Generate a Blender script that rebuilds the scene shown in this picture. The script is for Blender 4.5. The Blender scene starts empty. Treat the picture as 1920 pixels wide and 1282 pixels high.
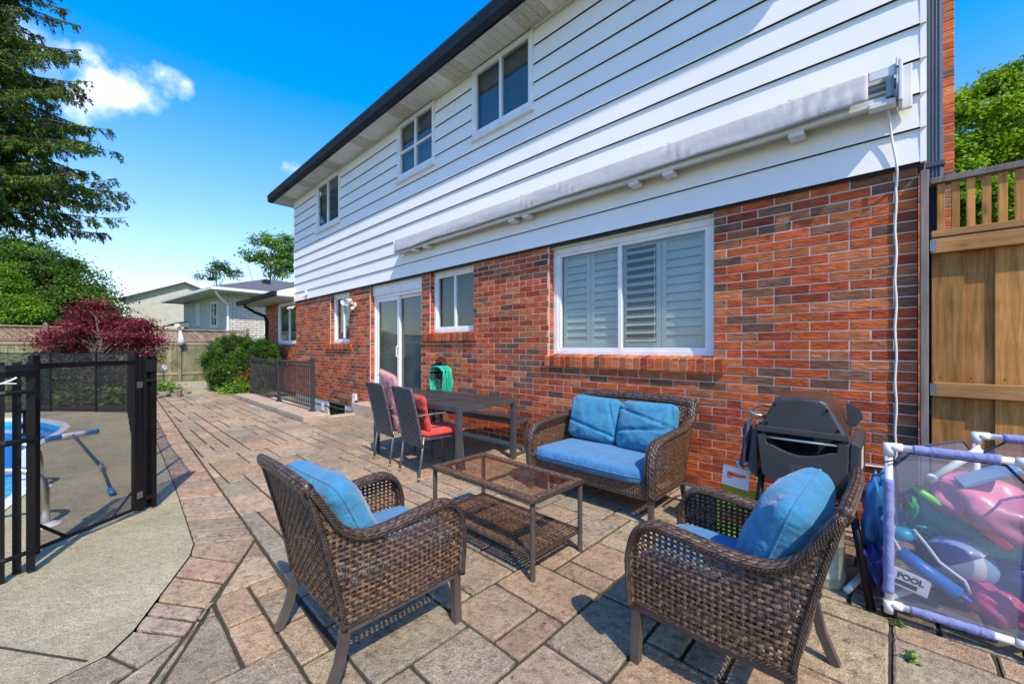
import bpy, bmesh, math, random
import numpy as np
from mathutils import Vector, Matrix, noise
R_=math.radians
sc=bpy.context.scene
# ------------------------------------------------------------------ camera
CAMZ=1.36; FPX=750.0; ANG=math.atan(785/750.0)
FW=Vector((-math.cos(ANG),math.sin(ANG),0)); RT=Vector((math.sin(ANG),math.cos(ANG),0))
cd=bpy.data.cameras.new('camera'); cam=bpy.data.objects.new('camera',cd); sc.collection.objects.link(cam)
cd.sensor_width=36; cd.lens=FPX/1920*36; cd.shift_y=9/1920; cd.clip_start=.05; cd.clip_end=3000
cam.location=(0,0,CAMZ)
cam.rotation_euler=Matrix((RT,Vector((0,0,1)),-FW)).transposed().to_euler()
sc.camera=cam
sc.render.resolution_x=1024; sc.render.resolution_y=683
# ------------------------------------------------------------------ sky and sun
SUNV=Vector((.925,-.38,0)).normalized(); SUNEL=R_(50)
w=bpy.data.worlds.new('World'); sc.world=w; w.use_nodes=True
nt=w.node_tree; nt.nodes.clear()
def N(nt,t,**k):
    n=nt.nodes.new(t)
    for a,b in k.items():
        if a.startswith('i_'): n.inputs[a[2:].replace('_',' ')].default_value=b
        else: setattr(n,a,b)
    return n
out=N(nt,'ShaderNodeOutputWorld'); bg=N(nt,'ShaderNodeBackground'); sky=N(nt,'ShaderNodeTexSky',sky_type='NISHITA',sun_disc=False)
sky.sun_elevation=SUNEL; sky.sun_rotation=math.atan2(SUNV.x,SUNV.y); sky.air_density=1.0; sky.dust_density=.3; sky.ozone_density=1.6
hs=N(nt,'ShaderNodeHueSaturation'); hs.inputs['Saturation'].default_value=1.5; hs.inputs['Hue'].default_value=.508; hs.inputs['Value'].default_value=1.15
bg.inputs['Strength'].default_value=.15
nt.links.new(sky.outputs[0],hs.inputs['Color'])
# clouds: puffs fixed in the sky by direction
tc=N(nt,'ShaderNodeTexCoord'); prev=None
sz=N(nt,'ShaderNodeSeparateXYZ'); nt.links.new(tc.outputs['Generated'],sz.inputs[0])
mr=N(nt,'ShaderNodeMapRange'); mr.inputs['From Min'].default_value=.0; mr.inputs['From Max'].default_value=.55; mr.inputs['To Min'].default_value=1.15; mr.inputs['To Max'].default_value=1.55; nt.links.new(sz.outputs[2],mr.inputs[0]); nt.links.new(mr.outputs[0],hs.inputs['Saturation'])
mv=N(nt,'ShaderNodeMapRange'); mv.inputs['From Min'].default_value=.0; mv.inputs['From Max'].default_value=.5; mv.inputs['To Min'].default_value=.50; mv.inputs['To Max'].default_value=1.10; nt.links.new(sz.outputs[2],mv.inputs[0]); nt.links.new(mv.outputs[0],hs.inputs['Value'])
def skydir(px,py):
    return (FW+RT*((px-960)/FPX)+Vector((0,0,1))*((650-py)/FPX)).normalized()
nz=N(nt,'ShaderNodeTexNoise'); nz.inputs['Scale'].default_value=17; nz.inputs['Detail'].default_value=7; nz.inputs['Roughness'].default_value=.6
nt.links.new(tc.outputs['Generated'],nz.inputs['Vector'])
def M(op,a,b=None,c=None,nt=nt,clamp=False):
    n=nt.nodes.new('ShaderNodeMath'); n.operation=op; n.use_clamp=clamp
    for i,x in enumerate((a,b,c)):
        if x is None: continue
        if isinstance(x,(int,float)): n.inputs[i].default_value=x
        else: nt.links.new(x,n.inputs[i])
    return n.outputs[0]
nzc=N(nt,'ShaderNodeTexNoise'); nzc.inputs['Scale'].default_value=9; nzc.inputs['Detail'].default_value=4; nt.links.new(tc.outputs['Generated'],nzc.inputs['Vector'])
vs_=N(nt,'ShaderNodeVectorMath',operation='SUBTRACT'); nt.links.new(nzc.outputs['Color'],vs_.inputs[0]); vs_.inputs[1].default_value=(.5,.5,.5)
vm_=N(nt,'ShaderNodeVectorMath',operation='SCALE'); nt.links.new(vs_.outputs[0],vm_.inputs[0]); vm_.inputs['Scale'].default_value=.16
va_=N(nt,'ShaderNodeVectorMath',operation='ADD'); nt.links.new(tc.outputs['Generated'],va_.inputs[0]); nt.links.new(vm_.outputs[0],va_.inputs[1])
acc=None
for (px,py,rad,st) in [(205,180,.085,1.1),(235,195,.06,1.0),(190,125,.05,.8),(228,122,.03,.5),(305,152,.045,.7),(268,185,.04,.6),(55,60,.06,.6),(92,50,.04,.5),(120,68,.03,.5),(555,322,.028,.4),(125,120,.03,.4)]:
    d=skydir(px,py)
    vd=N(nt,'ShaderNodeVectorMath',operation='DISTANCE'); nt.links.new(va_.outputs[0],vd.inputs[0]); vd.inputs[1].default_value=d
    m=M('MULTIPLY',M('SUBTRACT',1.0,M('DIVIDE',vd.outputs['Value'],rad*.72),clamp=True),st*1.0)
    acc=m if acc is None else M('MAXIMUM',acc,m)
cl=M('MULTIPLY',acc,M('MULTIPLY',M('SUBTRACT',nz.outputs['Fac'],.36,clamp=True),4.6),clamp=True)
cl=M('MULTIPLY',cl,.85)
mx=N(nt,'ShaderNodeMix',data_type='RGBA'); tint=N(nt,'ShaderNodeMix',data_type='RGBA',blend_type='MULTIPLY'); tint.inputs['Factor'].default_value=1; nt.links.new(hs.outputs[0],tint.inputs[6]); tint.inputs[7].default_value=(1.08,.98,.94,1); nt.links.new(cl,mx.inputs['Factor']); nt.links.new(tint.outputs[2],mx.inputs[6]); mx.inputs[7].default_value=(5.6,5.3,6.0,1)
nt.links.new(mx.outputs[2],bg.inputs['Color']); nt.links.new(bg.outputs[0],out.inputs[0])
sl=bpy.data.lights.new('sun','SUN'); sl.energy=2.2; sl.angle=R_(.8); sl.color=(1,.89,.72)
so=bpy.data.objects.new('sun',sl); sc.collection.objects.link(so)
sd=Vector((SUNV.x*math.cos(SUNEL),SUNV.y*math.cos(SUNEL),math.sin(SUNEL)))
so.rotation_euler=sd.to_track_quat('Z','Y').to_euler(); so.location=(6,-4,12)
sc.view_settings.view_transform='Standard'; sc.view_settings.look='None'; sc.view_settings.gamma=1; sc.view_settings.exposure=1.38
# ------------------------------------------------------------------ helpers
RL={}
C=sc.collection
def tag(o,label=None,cat=None,group=None,kind=None):
    if label: o['label']=label
    if cat: o['category']=cat
    if group: o['group']=group
    if kind: o['kind']=kind
    return o
def thing(name,label,cat,loc=(0,0,0),rz=0,group=None,world=False):
    o=bpy.data.objects.new(name,None); C.objects.link(o); o.location=loc; o.rotation_euler=(0,0,rz)
    o.empty_display_size=.1
    RL[o]=Vector(loc) if world else Vector((0,0,0))
    return tag(o,label,cat,group)
def copy_tree(o,parent=None):
    c=o.copy(); C.objects.link(c)
    if parent: c.parent=parent
    for ch in list(o.children): copy_tree(ch,c)
    return c
class MB:
    def __init__(s): s.v=[]; s.f=[]; s.c=[]; s.uv=[]; s.col=(1,1,1)
    def add(s,vs,fs,col=None,uvs=None):
        b=len(s.v); s.v.extend([tuple(v) for v in vs])
        for i,f in enumerate(fs):
            s.f.append([b+k for k in f]); s.c.append(col or s.col); s.uv.append(uvs[i] if uvs else None)
        return s
    def box(s,x0,x1,y0,y1,z0,z1,col=None,M_=None):
        vs=[Vector((x,y,z)) for z in(z0,z1) for y in(y0,y1) for x in(x0,x1)]
        if M_ is not None: vs=[M_@v for v in vs]
        return s.add(vs,[(0,2,3,1),(4,5,7,6),(0,1,5,4),(2,6,7,3),(0,4,6,2),(1,3,7,5)],col)
    def cbox(s,c,sz,col=None,rz=0,M_=None):
        m=Matrix.Translation(c)@Matrix.Rotation(rz,4,'Z')
        if M_ is not None: m=M_@m
        a,b,d=[q/2 for q in sz]
        return s.box(-a,a,-b,b,-d,d,col,m)
    def prism(s,poly,axis,a,b,col=None):
        # poly 2D extruded along axis ('X','Y','Z')
        def P(p,t):
            return {'X':(t,p[0],p[1]),'Y':(p[0],t,p[1]),'Z':(p[0],p[1],t)}[axis]
        n=len(poly); vs=[P(p,a) for p in poly]+[P(p,b) for p in poly]
        fs=[tuple(range(n-1,-1,-1)),tuple(range(n,2*n))]+[(i,(i+1)%n,n+(i+1)%n,n+i) for i in range(n)]
        return s.add(vs,fs,col)
    def tube(s,pts,r,n=8,col=None,caps=True,rx=None,up=None,closed=False):
        pts=[Vector(p) for p in pts]; m=len(pts); vs=[]; L=0; Ls=[]
        rr=r if isinstance(r,(list,tuple)) else [r]*m
        rxx=rx if isinstance(rx,(list,tuple)) else ([rx]*m if rx else rr)
        ref=None
        for i,p in enumerate(pts):
            if closed: t=(pts[(i+1)%m]-pts[i-1])
            else: t=(pts[min(i+1,m-1)]-pts[max(i-1,0)])
            t=t.normalized() if t.length>1e-9 else Vector((0,0,1))
            if up is not None:
                a=Vector(up); a=(a-t*a.dot(t))
                if a.length<1e-4: a=t.orthogonal()
                a.normalize()
            else:
                if ref is None: ref=t.orthogonal().normalized()
                a=(ref-t*ref.dot(t)); a=a.normalized() if a.length>1e-6 else t.orthogonal().normalized(); ref=a
            b=t.cross(a)
            if i: L+=(p-pts[i-1]).length
            Ls.append(L)
            for k in range(n):
                th=2*math.pi*k/n
                vs.append(p+a*(math.cos(th)*rxx[i])+b*(math.sin(th)*rr[i]))
        fs=[];uv=[]
        for i in range(m if closed else m-1):
            j=(i+1)%m
            for k in range(n):
                k2=(k+1)%n
                fs.append((i*n+k,i*n+k2,j*n+k2,j*n+k)); lj=Ls[j] if j else L+(pts[0]-pts[-1]).length
                uv.append([(Ls[i],k/n),(Ls[i],(k+1)/n),(lj,(k+1)/n),(lj,k/n)])
        if caps and not closed:
            fs.append(tuple(range(n-1,-1,-1))); uv.append([(0,0)]*n)
            fs.append(tuple((m-1)*n+k for k in range(n))); uv.append([(0,0)]*n)
        return s.add(vs,fs,col,uv)
    def cyl(s,p0,p1,r,n=16,col=None,r1=None): return s.tube([p0,p1],[r,r if r1 is None else r1],n,col)
    def lathe(s,prof,c=(0,0,0),n=24,col=None,M_=None):
        vs=[];m=len(prof)
        for r,z in prof:
            for k in range(n):
                a=2*math.pi*k/n; v=Vector((r*math.cos(a),r*math.sin(a),z))
                v=(M_@v) if M_ is not None else v+Vector(c)
                vs.append(v)
        fs=[(i*n+k,i*n+(k+1)%n,(i+1)*n+(k+1)%n,(i+1)*n+k) for i in range(m-1) for k in range(n)]
        return s.add(vs,fs,col)
    def grid(s,fn,nu,nv,col=None,flip=False):
        vs=[fn(i/nu,j/nv) for j in range(nv+1) for i in range(nu+1)]
        fs=[];uv=[]
        for j in range(nv):
            for i in range(nu):
                a=j*(nu+1)+i; q=(a,a+1,a+nu+2,a+nu+1)
                fs.append(q[::-1] if flip else q); 
                u=[(i/nu,j/nv),((i+1)/nu,j/nv),((i+1)/nu,(j+1)/nv),(i/nu,(j+1)/nv)]
                uv.append(u[::-1] if flip else u)
        return s.add(vs,fs,col,uv)
    def build(s,name,mat,parent=None,smooth=False,bev=0,label=None,solid=0,bseg=2,merge=False):
        me=bpy.data.meshes.new(name); off=RL.get(parent,Vector((0,0,0))) if parent else Vector((0,0,0))
        v=[(a[0]-off.x,a[1]-off.y,a[2]-off.z) for a in s.v]
        me.from_pydata(v,[],s.f); me.update()
        cs=[];us=[]
        for f,c,u in zip(s.f,s.c,s.uv):
            for k in range(len(f)):
                cs.extend((c[0],c[1],c[2],1)); us.extend(u[k] if u else (0,0))
        me.uv_layers.new(name='UVMap'); me.uv_layers['UVMap'].data.foreach_set('uv',us)
        me.color_attributes.new('Col','FLOAT_COLOR','CORNER'); me.color_attributes['Col'].data.foreach_set('color',cs); me.update()
        if smooth: me.polygons.foreach_set('use_smooth',[True]*len(me.polygons))
        if merge:
            bm=bmesh.new(); bm.from_mesh(me); bmesh.ops.remove_doubles(bm,verts=bm.verts,dist=1e-4)
            bmesh.ops.recalc_face_normals(bm,faces=bm.faces); bm.to_mesh(me); bm.free()
        me.materials.append(mat)
        o=bpy.data.objects.new(name,me); C.objects.link(o)
        if parent: o.parent=parent; RL[o]=off
        else: RL[o]=Vector((0,0,0))
        if solid:
            m=o.modifiers.new('s','SOLIDIFY'); m.thickness=solid; m.offset=0
        if bev:
            m=o.modifiers.new('b','BEVEL'); m.width=bev; m.segments=bseg; m.limit_method='ANGLE'; m.angle_limit=R_(40)
            if smooth: pass
        if label: o['label']=label
        return o
# ------------------------------------------------------------------ materials
def newmat(name):
    m=bpy.data.materials.new(name); m.use_nodes=True; nt=m.node_tree
    return m,nt,nt.nodes['Principled BSDF']
def mat(name,col,rough=.6,col2=None,scale=5,detail=5,bump=0,bscale=None,metal=0,spec=.5,stretch=(1,1,1),attr=False,bdist=.01,band=(.35,.65),sheen=0,trans=0,bdetail=6,coat=0):
    m,nt,p=newmat(name); L=nt.links
    p.inputs['Roughness'].default_value=rough; p.inputs['Metallic'].default_value=metal; p.inputs['Specular IOR Level'].default_value=spec
    if sheen: p.inputs['Sheen Weight'].default_value=sheen
    if coat: p.inputs['Coat Weight'].default_value=coat
    tc=N(nt,'ShaderNodeTexCoord'); mp=N(nt,'ShaderNodeMapping'); mp.inputs['Scale'].default_value=stretch; L.new(tc.outputs['Object'],mp.inputs[0])
    c=None
    if col2:
        n=N(nt,'ShaderNodeTexNoise'); n.inputs['Scale'].default_value=scale; n.inputs['Detail'].default_value=detail; L.new(mp.outputs[0],n.inputs['Vector'])
        r=N(nt,'ShaderNodeMapRange'); r.inputs['From Min'].default_value=band[0]; r.inputs['From Max'].default_value=band[1]; L.new(n.outputs['Fac'],r.inputs['Value'])
        x=N(nt,'ShaderNodeMix',data_type='RGBA'); L.new(r.outputs[0],x.inputs['Factor']); x.inputs[6].default_value=(*col,1); x.inputs[7].default_value=(*col2,1); c=x.outputs[2]
    if attr:
        a=N(nt,'ShaderNodeVertexColor',layer_name='Col'); x=N(nt,'ShaderNodeMix',data_type='RGBA',blend_type='MULTIPLY'); x.inputs['Factor'].default_value=1
        L.new(a.outputs[0],x.inputs[6])
        if c: L.new(c,x.inputs[7])
        else: x.inputs[7].default_value=(*col,1)
        c=x.outputs[2]
    if c: L.new(c,p.inputs['Base Color'])
    else: p.inputs['Base Color'].default_value=(*col,1)
    if bump:
        n=N(nt,'ShaderNodeTexNoise'); n.inputs['Scale'].default_value=bscale or scale*6; n.inputs['Detail'].default_value=bdetail; n.inputs['Roughness'].default_value=.6; L.new(mp.outputs[0],n.inputs['Vector'])
        b=N(nt,'ShaderNodeBump'); b.inputs['Strength'].default_value=bump; b.inputs['Distance'].default_value=bdist; L.new(n.outputs['Fac'],b.inputs['Height']); L.new(b.outputs[0],p.inputs['Normal'])
    return m
def glassmat(name,tint=(.8,.85,.85),ior=1.5,refl=1.0,tr=1.0):
    m,nt,p=newmat(name); L=nt.links; nt.nodes.remove(p); o=nt.nodes['Material Output']
    t=N(nt,'ShaderNodeBsdfTransparent'); t.inputs[0].default_value=(*tint,1)
    g=N(nt,'ShaderNodeBsdfGlossy'); g.inputs['Roughness'].default_value=.02; g.inputs[0].default_value=(refl,refl,refl,1)
    ge=N(nt,'ShaderNodeNewGeometry'); vd=N(nt,'ShaderNodeVectorMath',operation='DOT_PRODUCT'); L.new(ge.outputs['Normal'],vd.inputs[0]); L.new(ge.outputs['Incoming'],vd.inputs[1]); f0=((ior-1)/(ior+1))**2
    k=M('POWER',M('SUBTRACT',1.0,M('ABSOLUTE',vd.outputs['Value'],nt=nt),nt=nt,clamp=True),5.0,nt=nt); k=M('MULTIPLY_ADD',k,1-f0,f0,nt=nt)
    x=N(nt,'ShaderNodeMixShader'); L.new(k,x.inputs[0]); L.new(t.outputs[0],x.inputs[1]); L.new(g.outputs[0],x.inputs[2]); L.new(x.outputs[0],o.inputs[0])
    return m
def meshmat(name,col,open_=.45,cell=.004):
    m,nt,p=newmat(name); L=nt.links; o=nt.nodes['Material Output']; p.inputs['Base Color'].default_value=(*col,1); p.inputs['Roughness'].default_value=.6
    t=N(nt,'ShaderNodeBsdfTransparent'); x=N(nt,'ShaderNodeMixShader'); x.inputs[0].default_value=1-open_
    L.new(t.outputs[0],x.inputs[1]); L.new(p.outputs[0],x.inputs[2]); L.new(x.outputs[0],o.inputs[0]); return m
def leafmat(name,trans=.35,rough=.5,mul=(1,1,1)):
    m,nt,p=newmat(name); L=nt.links; o=nt.nodes['Material Output']
    a=N(nt,'ShaderNodeVertexColor',layer_name='Col'); L.new(a.outputs[0],p.inputs['Base Color']); p.inputs['Roughness'].default_value=rough; p.inputs['Specular IOR Level'].default_value=.3
    t=N(nt,'ShaderNodeBsdfTranslucent'); g=N(nt,'ShaderNodeMix',data_type='RGBA',blend_type='MULTIPLY'); g.inputs['Factor'].default_value=1; L.new(a.outputs[0],g.inputs[6]); g.inputs[7].default_value=(1.6*mul[0],1.5*mul[1],.7*mul[2],1); L.new(g.outputs[2],t.inputs[0])
    x=N(nt,'ShaderNodeMixShader'); x.inputs[0].default_value=trans; L.new(p.outputs[0],x.inputs[1]); L.new(t.outputs[0],x.inputs[2]); L.new(x.outputs[0],o.inputs[0]); return m
# brick: colour per brick, wrinkled rug face
def brickmat():
    m,nt,p=newmat('brick'); L=nt.links; p.inputs['Roughness'].default_value=.75; p.inputs['Specular IOR Level'].default_value=.25
    a=N(nt,'ShaderNodeVertexColor',layer_name='Col'); tc=N(nt,'ShaderNodeTexCoord')
    n=N(nt,'ShaderNodeTexNoise'); n.inputs['Scale'].default_value=22; n.inputs['Detail'].default_value=6
    mp=N(nt,'ShaderNodeMapping'); mp.inputs['Scale'].default_value=(.5,.5,1.6); L.new(tc.outputs['Object'],mp.inputs[0]); L.new(mp.outputs[0],n.inputs[0])
    r=N(nt,'ShaderNodeMapRange'); r.inputs['From Min'].default_value=.3; r.inputs['From Max'].default_value=.7; r.inputs['To Min'].default_value=.62; r.inputs['To Max'].default_value=1.3; L.new(n.outputs['Fac'],r.inputs[0])
    x=N(nt,'ShaderNodeVectorMath',operation='SCALE'); L.new(a.outputs[0],x.inputs[0]); L.new(r.outputs[0],x.inputs['Scale']); L.new(x.outputs[0],p.inputs['Base Color'])
    wv=N(nt,'ShaderNodeTexWave',bands_direction='Z'); wv.inputs['Scale'].default_value=9; wv.inputs['Distortion'].default_value=14; wv.inputs['Detail'].default_value=3; wv.inputs['Detail Scale'].default_value=2.2
    mp2=N(nt,'ShaderNodeMapping'); mp2.inputs['Scale'].default_value=(.45,.45,1.1); L.new(tc.outputs['Object'],mp2.inputs[0]); L.new(mp2.outputs[0],wv.inputs[0])
    n2=N(nt,'ShaderNodeTexNoise'); n2.inputs['Scale'].default_value=160; n2.inputs['Detail'].default_value=4; L.new(tc.outputs['Object'],n2.inputs[0])
    h=M('ADD',wv.outputs['Fac'],M('MULTIPLY',n2.outputs['Fac'],.6,nt=nt),nt=nt)
    b=N(nt,'ShaderNodeBump'); b.inputs['Strength'].default_value=.4; b.inputs['Distance'].default_value=.004; L.new(h,b.inputs['Height']); L.new(b.outputs[0],p.inputs['Normal']); return m
def pavermat(name='paver',base=None):
    m,nt,p=newmat(name); L=nt.links; p.inputs['Roughness'].default_value=.85; p.inputs['Specular IOR Level'].default_value=.2
    a=N(nt,'ShaderNodeVertexColor',layer_name='Col'); tc=N(nt,'ShaderNodeTexCoord')
    def nz(s,d,lo,hi,t0,t1):
        n=N(nt,'ShaderNodeTexNoise'); n.inputs['Scale'].default_value=s; n.inputs['Detail'].default_value=d; n.inputs['Roughness'].default_value=.65; L.new(tc.outputs['Object'],n.inputs[0])
        r=N(nt,'ShaderNodeMapRange'); r.inputs['From Min'].default_value=lo; r.inputs['From Max'].default_value=hi; r.inputs['To Min'].default_value=t0; r.inputs['To Max'].default_value=t1; L.new(n.outputs['Fac'],r.inputs[0]); return n,r.outputs[0]
    n1,r1=nz(7,8,.35,.65,.8 if base is None else .9,1.14 if base is None else 1.08); n2,r2=nz(190,3,.35,.65,.55,1.42); n3,r3=nz(.8,4,.35,.65,.80,1.12); n4,r4=nz(23,6,.32,.52,.55 if base is None else .86,1.05)
    k=M('MULTIPLY',M('MULTIPLY',M('MULTIPLY',r1,r2,nt=nt),r3,nt=nt),r4,nt=nt)
    x=N(nt,'ShaderNodeVectorMath',operation='SCALE'); (L.new(a.outputs[0],x.inputs[0]) if base is None else setattr(x.inputs[0],'default_value',base)); L.new(k,x.inputs['Scale']); L.new(x.outputs[0],p.inputs['Base Color'])
    n5,r5=nz(28,8,.3,.7,0,1)
    h=M('ADD',M('MULTIPLY',r5,1.0,nt=nt),M('MULTIPLY',n2.outputs['Fac'],.35,nt=nt),nt=nt)
    b=N(nt,'ShaderNodeBump'); b.inputs['Strength'].default_value=.9; b.inputs['Distance'].default_value=.009; L.new(h,b.inputs['Height']); L.new(b.outputs[0],p.inputs['Normal']); return m
def wickermat(name,c1,c2,wrap=0,rough=.42):
    m,nt,p=newmat(name); L=nt.links; p.inputs['Roughness'].default_value=rough; p.inputs['Specular IOR Level'].default_value=.5
    tc=N(nt,'ShaderNodeTexCoord'); n=N(nt,'ShaderNodeTexNoise'); n.inputs['Scale'].default_value=60 if not wrap else 40; n.inputs['Detail'].default_value=3; L.new(tc.outputs['Object'],n.inputs[0])
    a=N(nt,'ShaderNodeVertexColor',layer_name='Col')
    r=N(nt,'ShaderNodeMapRange'); r.inputs['From Min'].default_value=.38; r.inputs['From Max'].default_value=.62; L.new(n.outputs['Fac'],r.inputs[0])
    x=N(nt,'ShaderNodeMix',data_type='RGBA'); L.new(r.outputs[0],x.inputs['Factor']); x.inputs[6].default_value=(*c1,1); x.inputs[7].default_value=(*c2,1)
    y=N(nt,'ShaderNodeMix',data_type='RGBA',blend_type='MULTIPLY'); y.inputs['Factor'].default_value=1; L.new(x.outputs[2],y.inputs[6]); L.new(a.outputs[0],y.inputs[7]); 
    c=y.outputs[2]
    uv=N(nt,'ShaderNodeUVMap'); sp=N(nt,'ShaderNodeSeparateXYZ'); L.new(uv.outputs[0],sp.inputs[0])
    if wrap:
        # strands wound round the roll: herringbone of wrapped strands
        u=M('MULTIPLY',sp.outputs[0],wrap,nt=nt); v=M('MULTIPLY',sp.outputs[1],10.0,nt=nt)
        row=M('FLOOR',v,nt=nt); par=M('MULTIPLY',M('MODULO',row,2.0,nt=nt),.5,nt=nt)
        fv=M('FRACT',v,nt=nt); fu=M('FRACT',M('ADD',M('ADD',u,par,nt=nt),M('MULTIPLY',fv,.45,nt=nt),nt=nt),nt=nt)
        hu=M('SINE',M('MULTIPLY',fu,math.pi,nt=nt),nt=nt); hv=M('SINE',M('MULTIPLY',fv,math.pi,nt=nt),nt=nt)
        h=M('MULTIPLY',M('POWER',hu,.5,nt=nt),M('POWER',hv,.5,nt=nt),nt=nt)
        dk=N(nt,'ShaderNodeVectorMath',operation='SCALE'); L.new(c,dk.inputs[0]); L.new(M('MULTIPLY_ADD',h,.8,.35,nt=nt),dk.inputs['Scale']); c=dk.outputs[0]
        b=N(nt,'ShaderNodeBump'); b.inputs['Strength'].default_value=1; b.inputs['Distance'].default_value=.006; L.new(h,b.inputs['Height']); L.new(b.outputs[0],p.inputs['Normal'])
    else:
        h=M('SINE',M('MULTIPLY',sp.outputs[1],3*math.pi*2,nt=nt),nt=nt)
        b=N(nt,'ShaderNodeBump'); b.inputs['Strength'].default_value=.6; b.inputs['Distance'].default_value=.0015; L.new(h,b.inputs['Height']); L.new(b.outputs[0],p.inputs['Normal'])
    L.new(c,p.inputs['Base Color']); return m
def clothmat(name,c1,c2,fine=900,rough=.9):
    m,nt,p=newmat(name); L=nt.links; p.inputs['Roughness'].default_value=rough; p.inputs['Sheen Weight'].default_value=.25; p.inputs['Specular IOR Level'].default_value=.15
    tc=N(nt,'ShaderNodeTexCoord')
    n=N(nt,'ShaderNodeTexNoise'); n.inputs['Scale'].default_value=9; n.inputs['Detail'].default_value=8; n.inputs['Roughness'].default_value=.75; L.new(tc.outputs['Object'],n.inputs[0])
    n2=N(nt,'ShaderNodeTexNoise'); n2.inputs['Scale'].default_value=fine*.35; n2.inputs['Detail'].default_value=3; L.new(tc.outputs['Object'],n2.inputs[0])
    f=M('ADD',M('MULTIPLY',n.outputs['Fac'],1.6,nt=nt),M('MULTIPLY',n2.outputs['Fac'],1.4,nt=nt),nt=nt); f=M('SUBTRACT',f,1.0,nt=nt,clamp=True)
    x=N(nt,'ShaderNodeMix',data_type='RGBA'); L.new(f,x.inputs['Factor']); x.inputs[6].default_value=(*c1,1); x.inputs[7].default_value=(*c2,1); L.new(x.outputs[2],p.inputs['Base Color'])
    b=N(nt,'ShaderNodeBump'); b.inputs['Strength'].default_value=.35; b.inputs['Distance'].default_value=.002; L.new(n2.outputs['Fac'],b.inputs['Height'])
    n3=N(nt,'ShaderNodeTexNoise'); n3.inputs['Scale'].default_value=14; n3.inputs['Detail'].default_value=3; n3.inputs['Distortion'].default_value=.8; L.new(tc.outputs['Object'],n3.inputs[0])
    b2=N(nt,'ShaderNodeBump'); b2.inputs['Strength'].default_value=.65; b2.inputs['Distance'].default_value=.02; L.new(n3.outputs['Fac'],b2.inputs['Height']); L.new(b.outputs[0],b2.inputs['Normal']); L.new(b2.outputs[0],p.inputs['Normal']); return m
def woodmat(name,c1,c2,axis='Z',rough=.7,attr=True,sc_=9):
    m,nt,p=newmat(name); L=nt.links; p.inputs['Roughness'].default_value=rough; p.inputs['Specular IOR Level'].default_value=.25
    tc=N(nt,'ShaderNodeTexCoord'); mp=N(nt,'ShaderNodeMapping'); s={'X':(.07,1,1),'Y':(1,.07,1),'Z':(1,1,.07)}[axis]; mp.inputs['Scale'].default_value=s; L.new(tc.outputs['Object'],mp.inputs[0])
    n=N(nt,'ShaderNodeTexNoise'); n.inputs['Scale'].default_value=sc_*5; n.inputs['Detail'].default_value=9; n.inputs['Roughness'].default_value=.7; n.inputs['Distortion'].default_value=.8; L.new(mp.outputs[0],n.inputs[0])
    n2=N(nt,'ShaderNodeTexNoise'); n2.inputs['Scale'].default_value=3; n2.inputs['Detail'].default_value=4; L.new(tc.outputs['Object'],n2.inputs[0])
    f=M('ADD',M('MULTIPLY',n.outputs['Fac'],2.6,nt=nt),M('MULTIPLY',n2.outputs['Fac'],1.6,nt=nt),nt=nt); f=M('SUBTRACT',f,1.6,nt=nt,clamp=True)
    x=N(nt,'ShaderNodeMix',data_type='RGBA'); L.new(f,x.inputs['Factor']); x.inputs[6].default_value=(*c1,1); x.inputs[7].default_value=(*c2,1); c=x.outputs[2]
    if attr:
        a=N(nt,'ShaderNodeVertexColor',layer_name='Col'); y=N(nt,'ShaderNodeMix',data_type='RGBA',blend_type='MULTIPLY'); y.inputs['Factor'].default_value=1; L.new(c,y.inputs[6]); L.new(a.outputs[0],y.inputs[7]); c=y.outputs[2]
    # knots
    vo=N(nt,'ShaderNodeTexVoronoi'); vo.inputs['Scale'].default_value=3.3; mp3=N(nt,'ShaderNodeMapping'); mp3.inputs['Scale'].default_value={'X':(.45,1.5,1.5),'Y':(1.5,.45,1.5),'Z':(1.5,1.5,.45)}[axis]; L.new(tc.outputs['Object'],mp3.inputs[0]); L.new(mp3.outputs[0],vo.inputs[0])
    kk=M('MULTIPLY',M('SUBTRACT',1.0,M('DIVIDE',vo.outputs['Distance'],.09,nt=nt),nt=nt,clamp=True),.8,nt=nt)
    z=N(nt,'ShaderNodeMix',data_type='RGBA'); L.new(kk,z.inputs['Factor']); L.new(c,z.inputs[6]); z.inputs[7].default_value=(.06,.035,.02,1); L.new(z.outputs[2],p.inputs['Base Color'])
    b=N(nt,'ShaderNodeBump'); b.inputs['Strength'].default_value=.5; b.inputs['Distance'].default_value=.004; L.new(n.outputs['Fac'],b.inputs['Height']); L.new(b.outputs[0],p.inputs['Normal']); return m
MT={}
MT['brick']=brickmat(); MT['paver']=pavermat()
MT['mortar']=mat('mortar',(.66,.56,.50),.9,(.54,.46,.40),30,bump=.4,bscale=150)
MT['siding']=mat('siding',(.82,.795,.74),.5,(.785,.76,.71),1.5,bump=.12,bscale=4,bdist=.01)
MT['white']=mat('white_trim',(.80,.80,.79),.4,(.70,.70,.68),6)
MT['soffit']=mat('soffit',(.70,.68,.60),.6,(.60,.57,.48),3)
MT['vent']=mat('soffit_vent',(.42,.36,.26),.7,(.60,.56,.46),90,band=(.45,.55))
MT['gutter']=mat('gutter',(.010,.014,.020),.5,(.015,.019,.026),4,spec=.3)
MT['down']=mat('downspout',(.03,.05,.085),.4,(.045,.065,.1),4)
MT['shingle']=mat('shingle',(.07,.072,.08),.9,(.12,.122,.13),25,bump=.6,bscale=60,stretch=(1,1,3))
MT['concrete']=mat('concrete',(.35,.305,.195),.9,(.25,.215,.135),2.6,12,bump=1.0,bscale=85,bdist=.006,bdetail=8)
MT['concrete']=pavermat('concrete',(.375,.325,.205))
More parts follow.
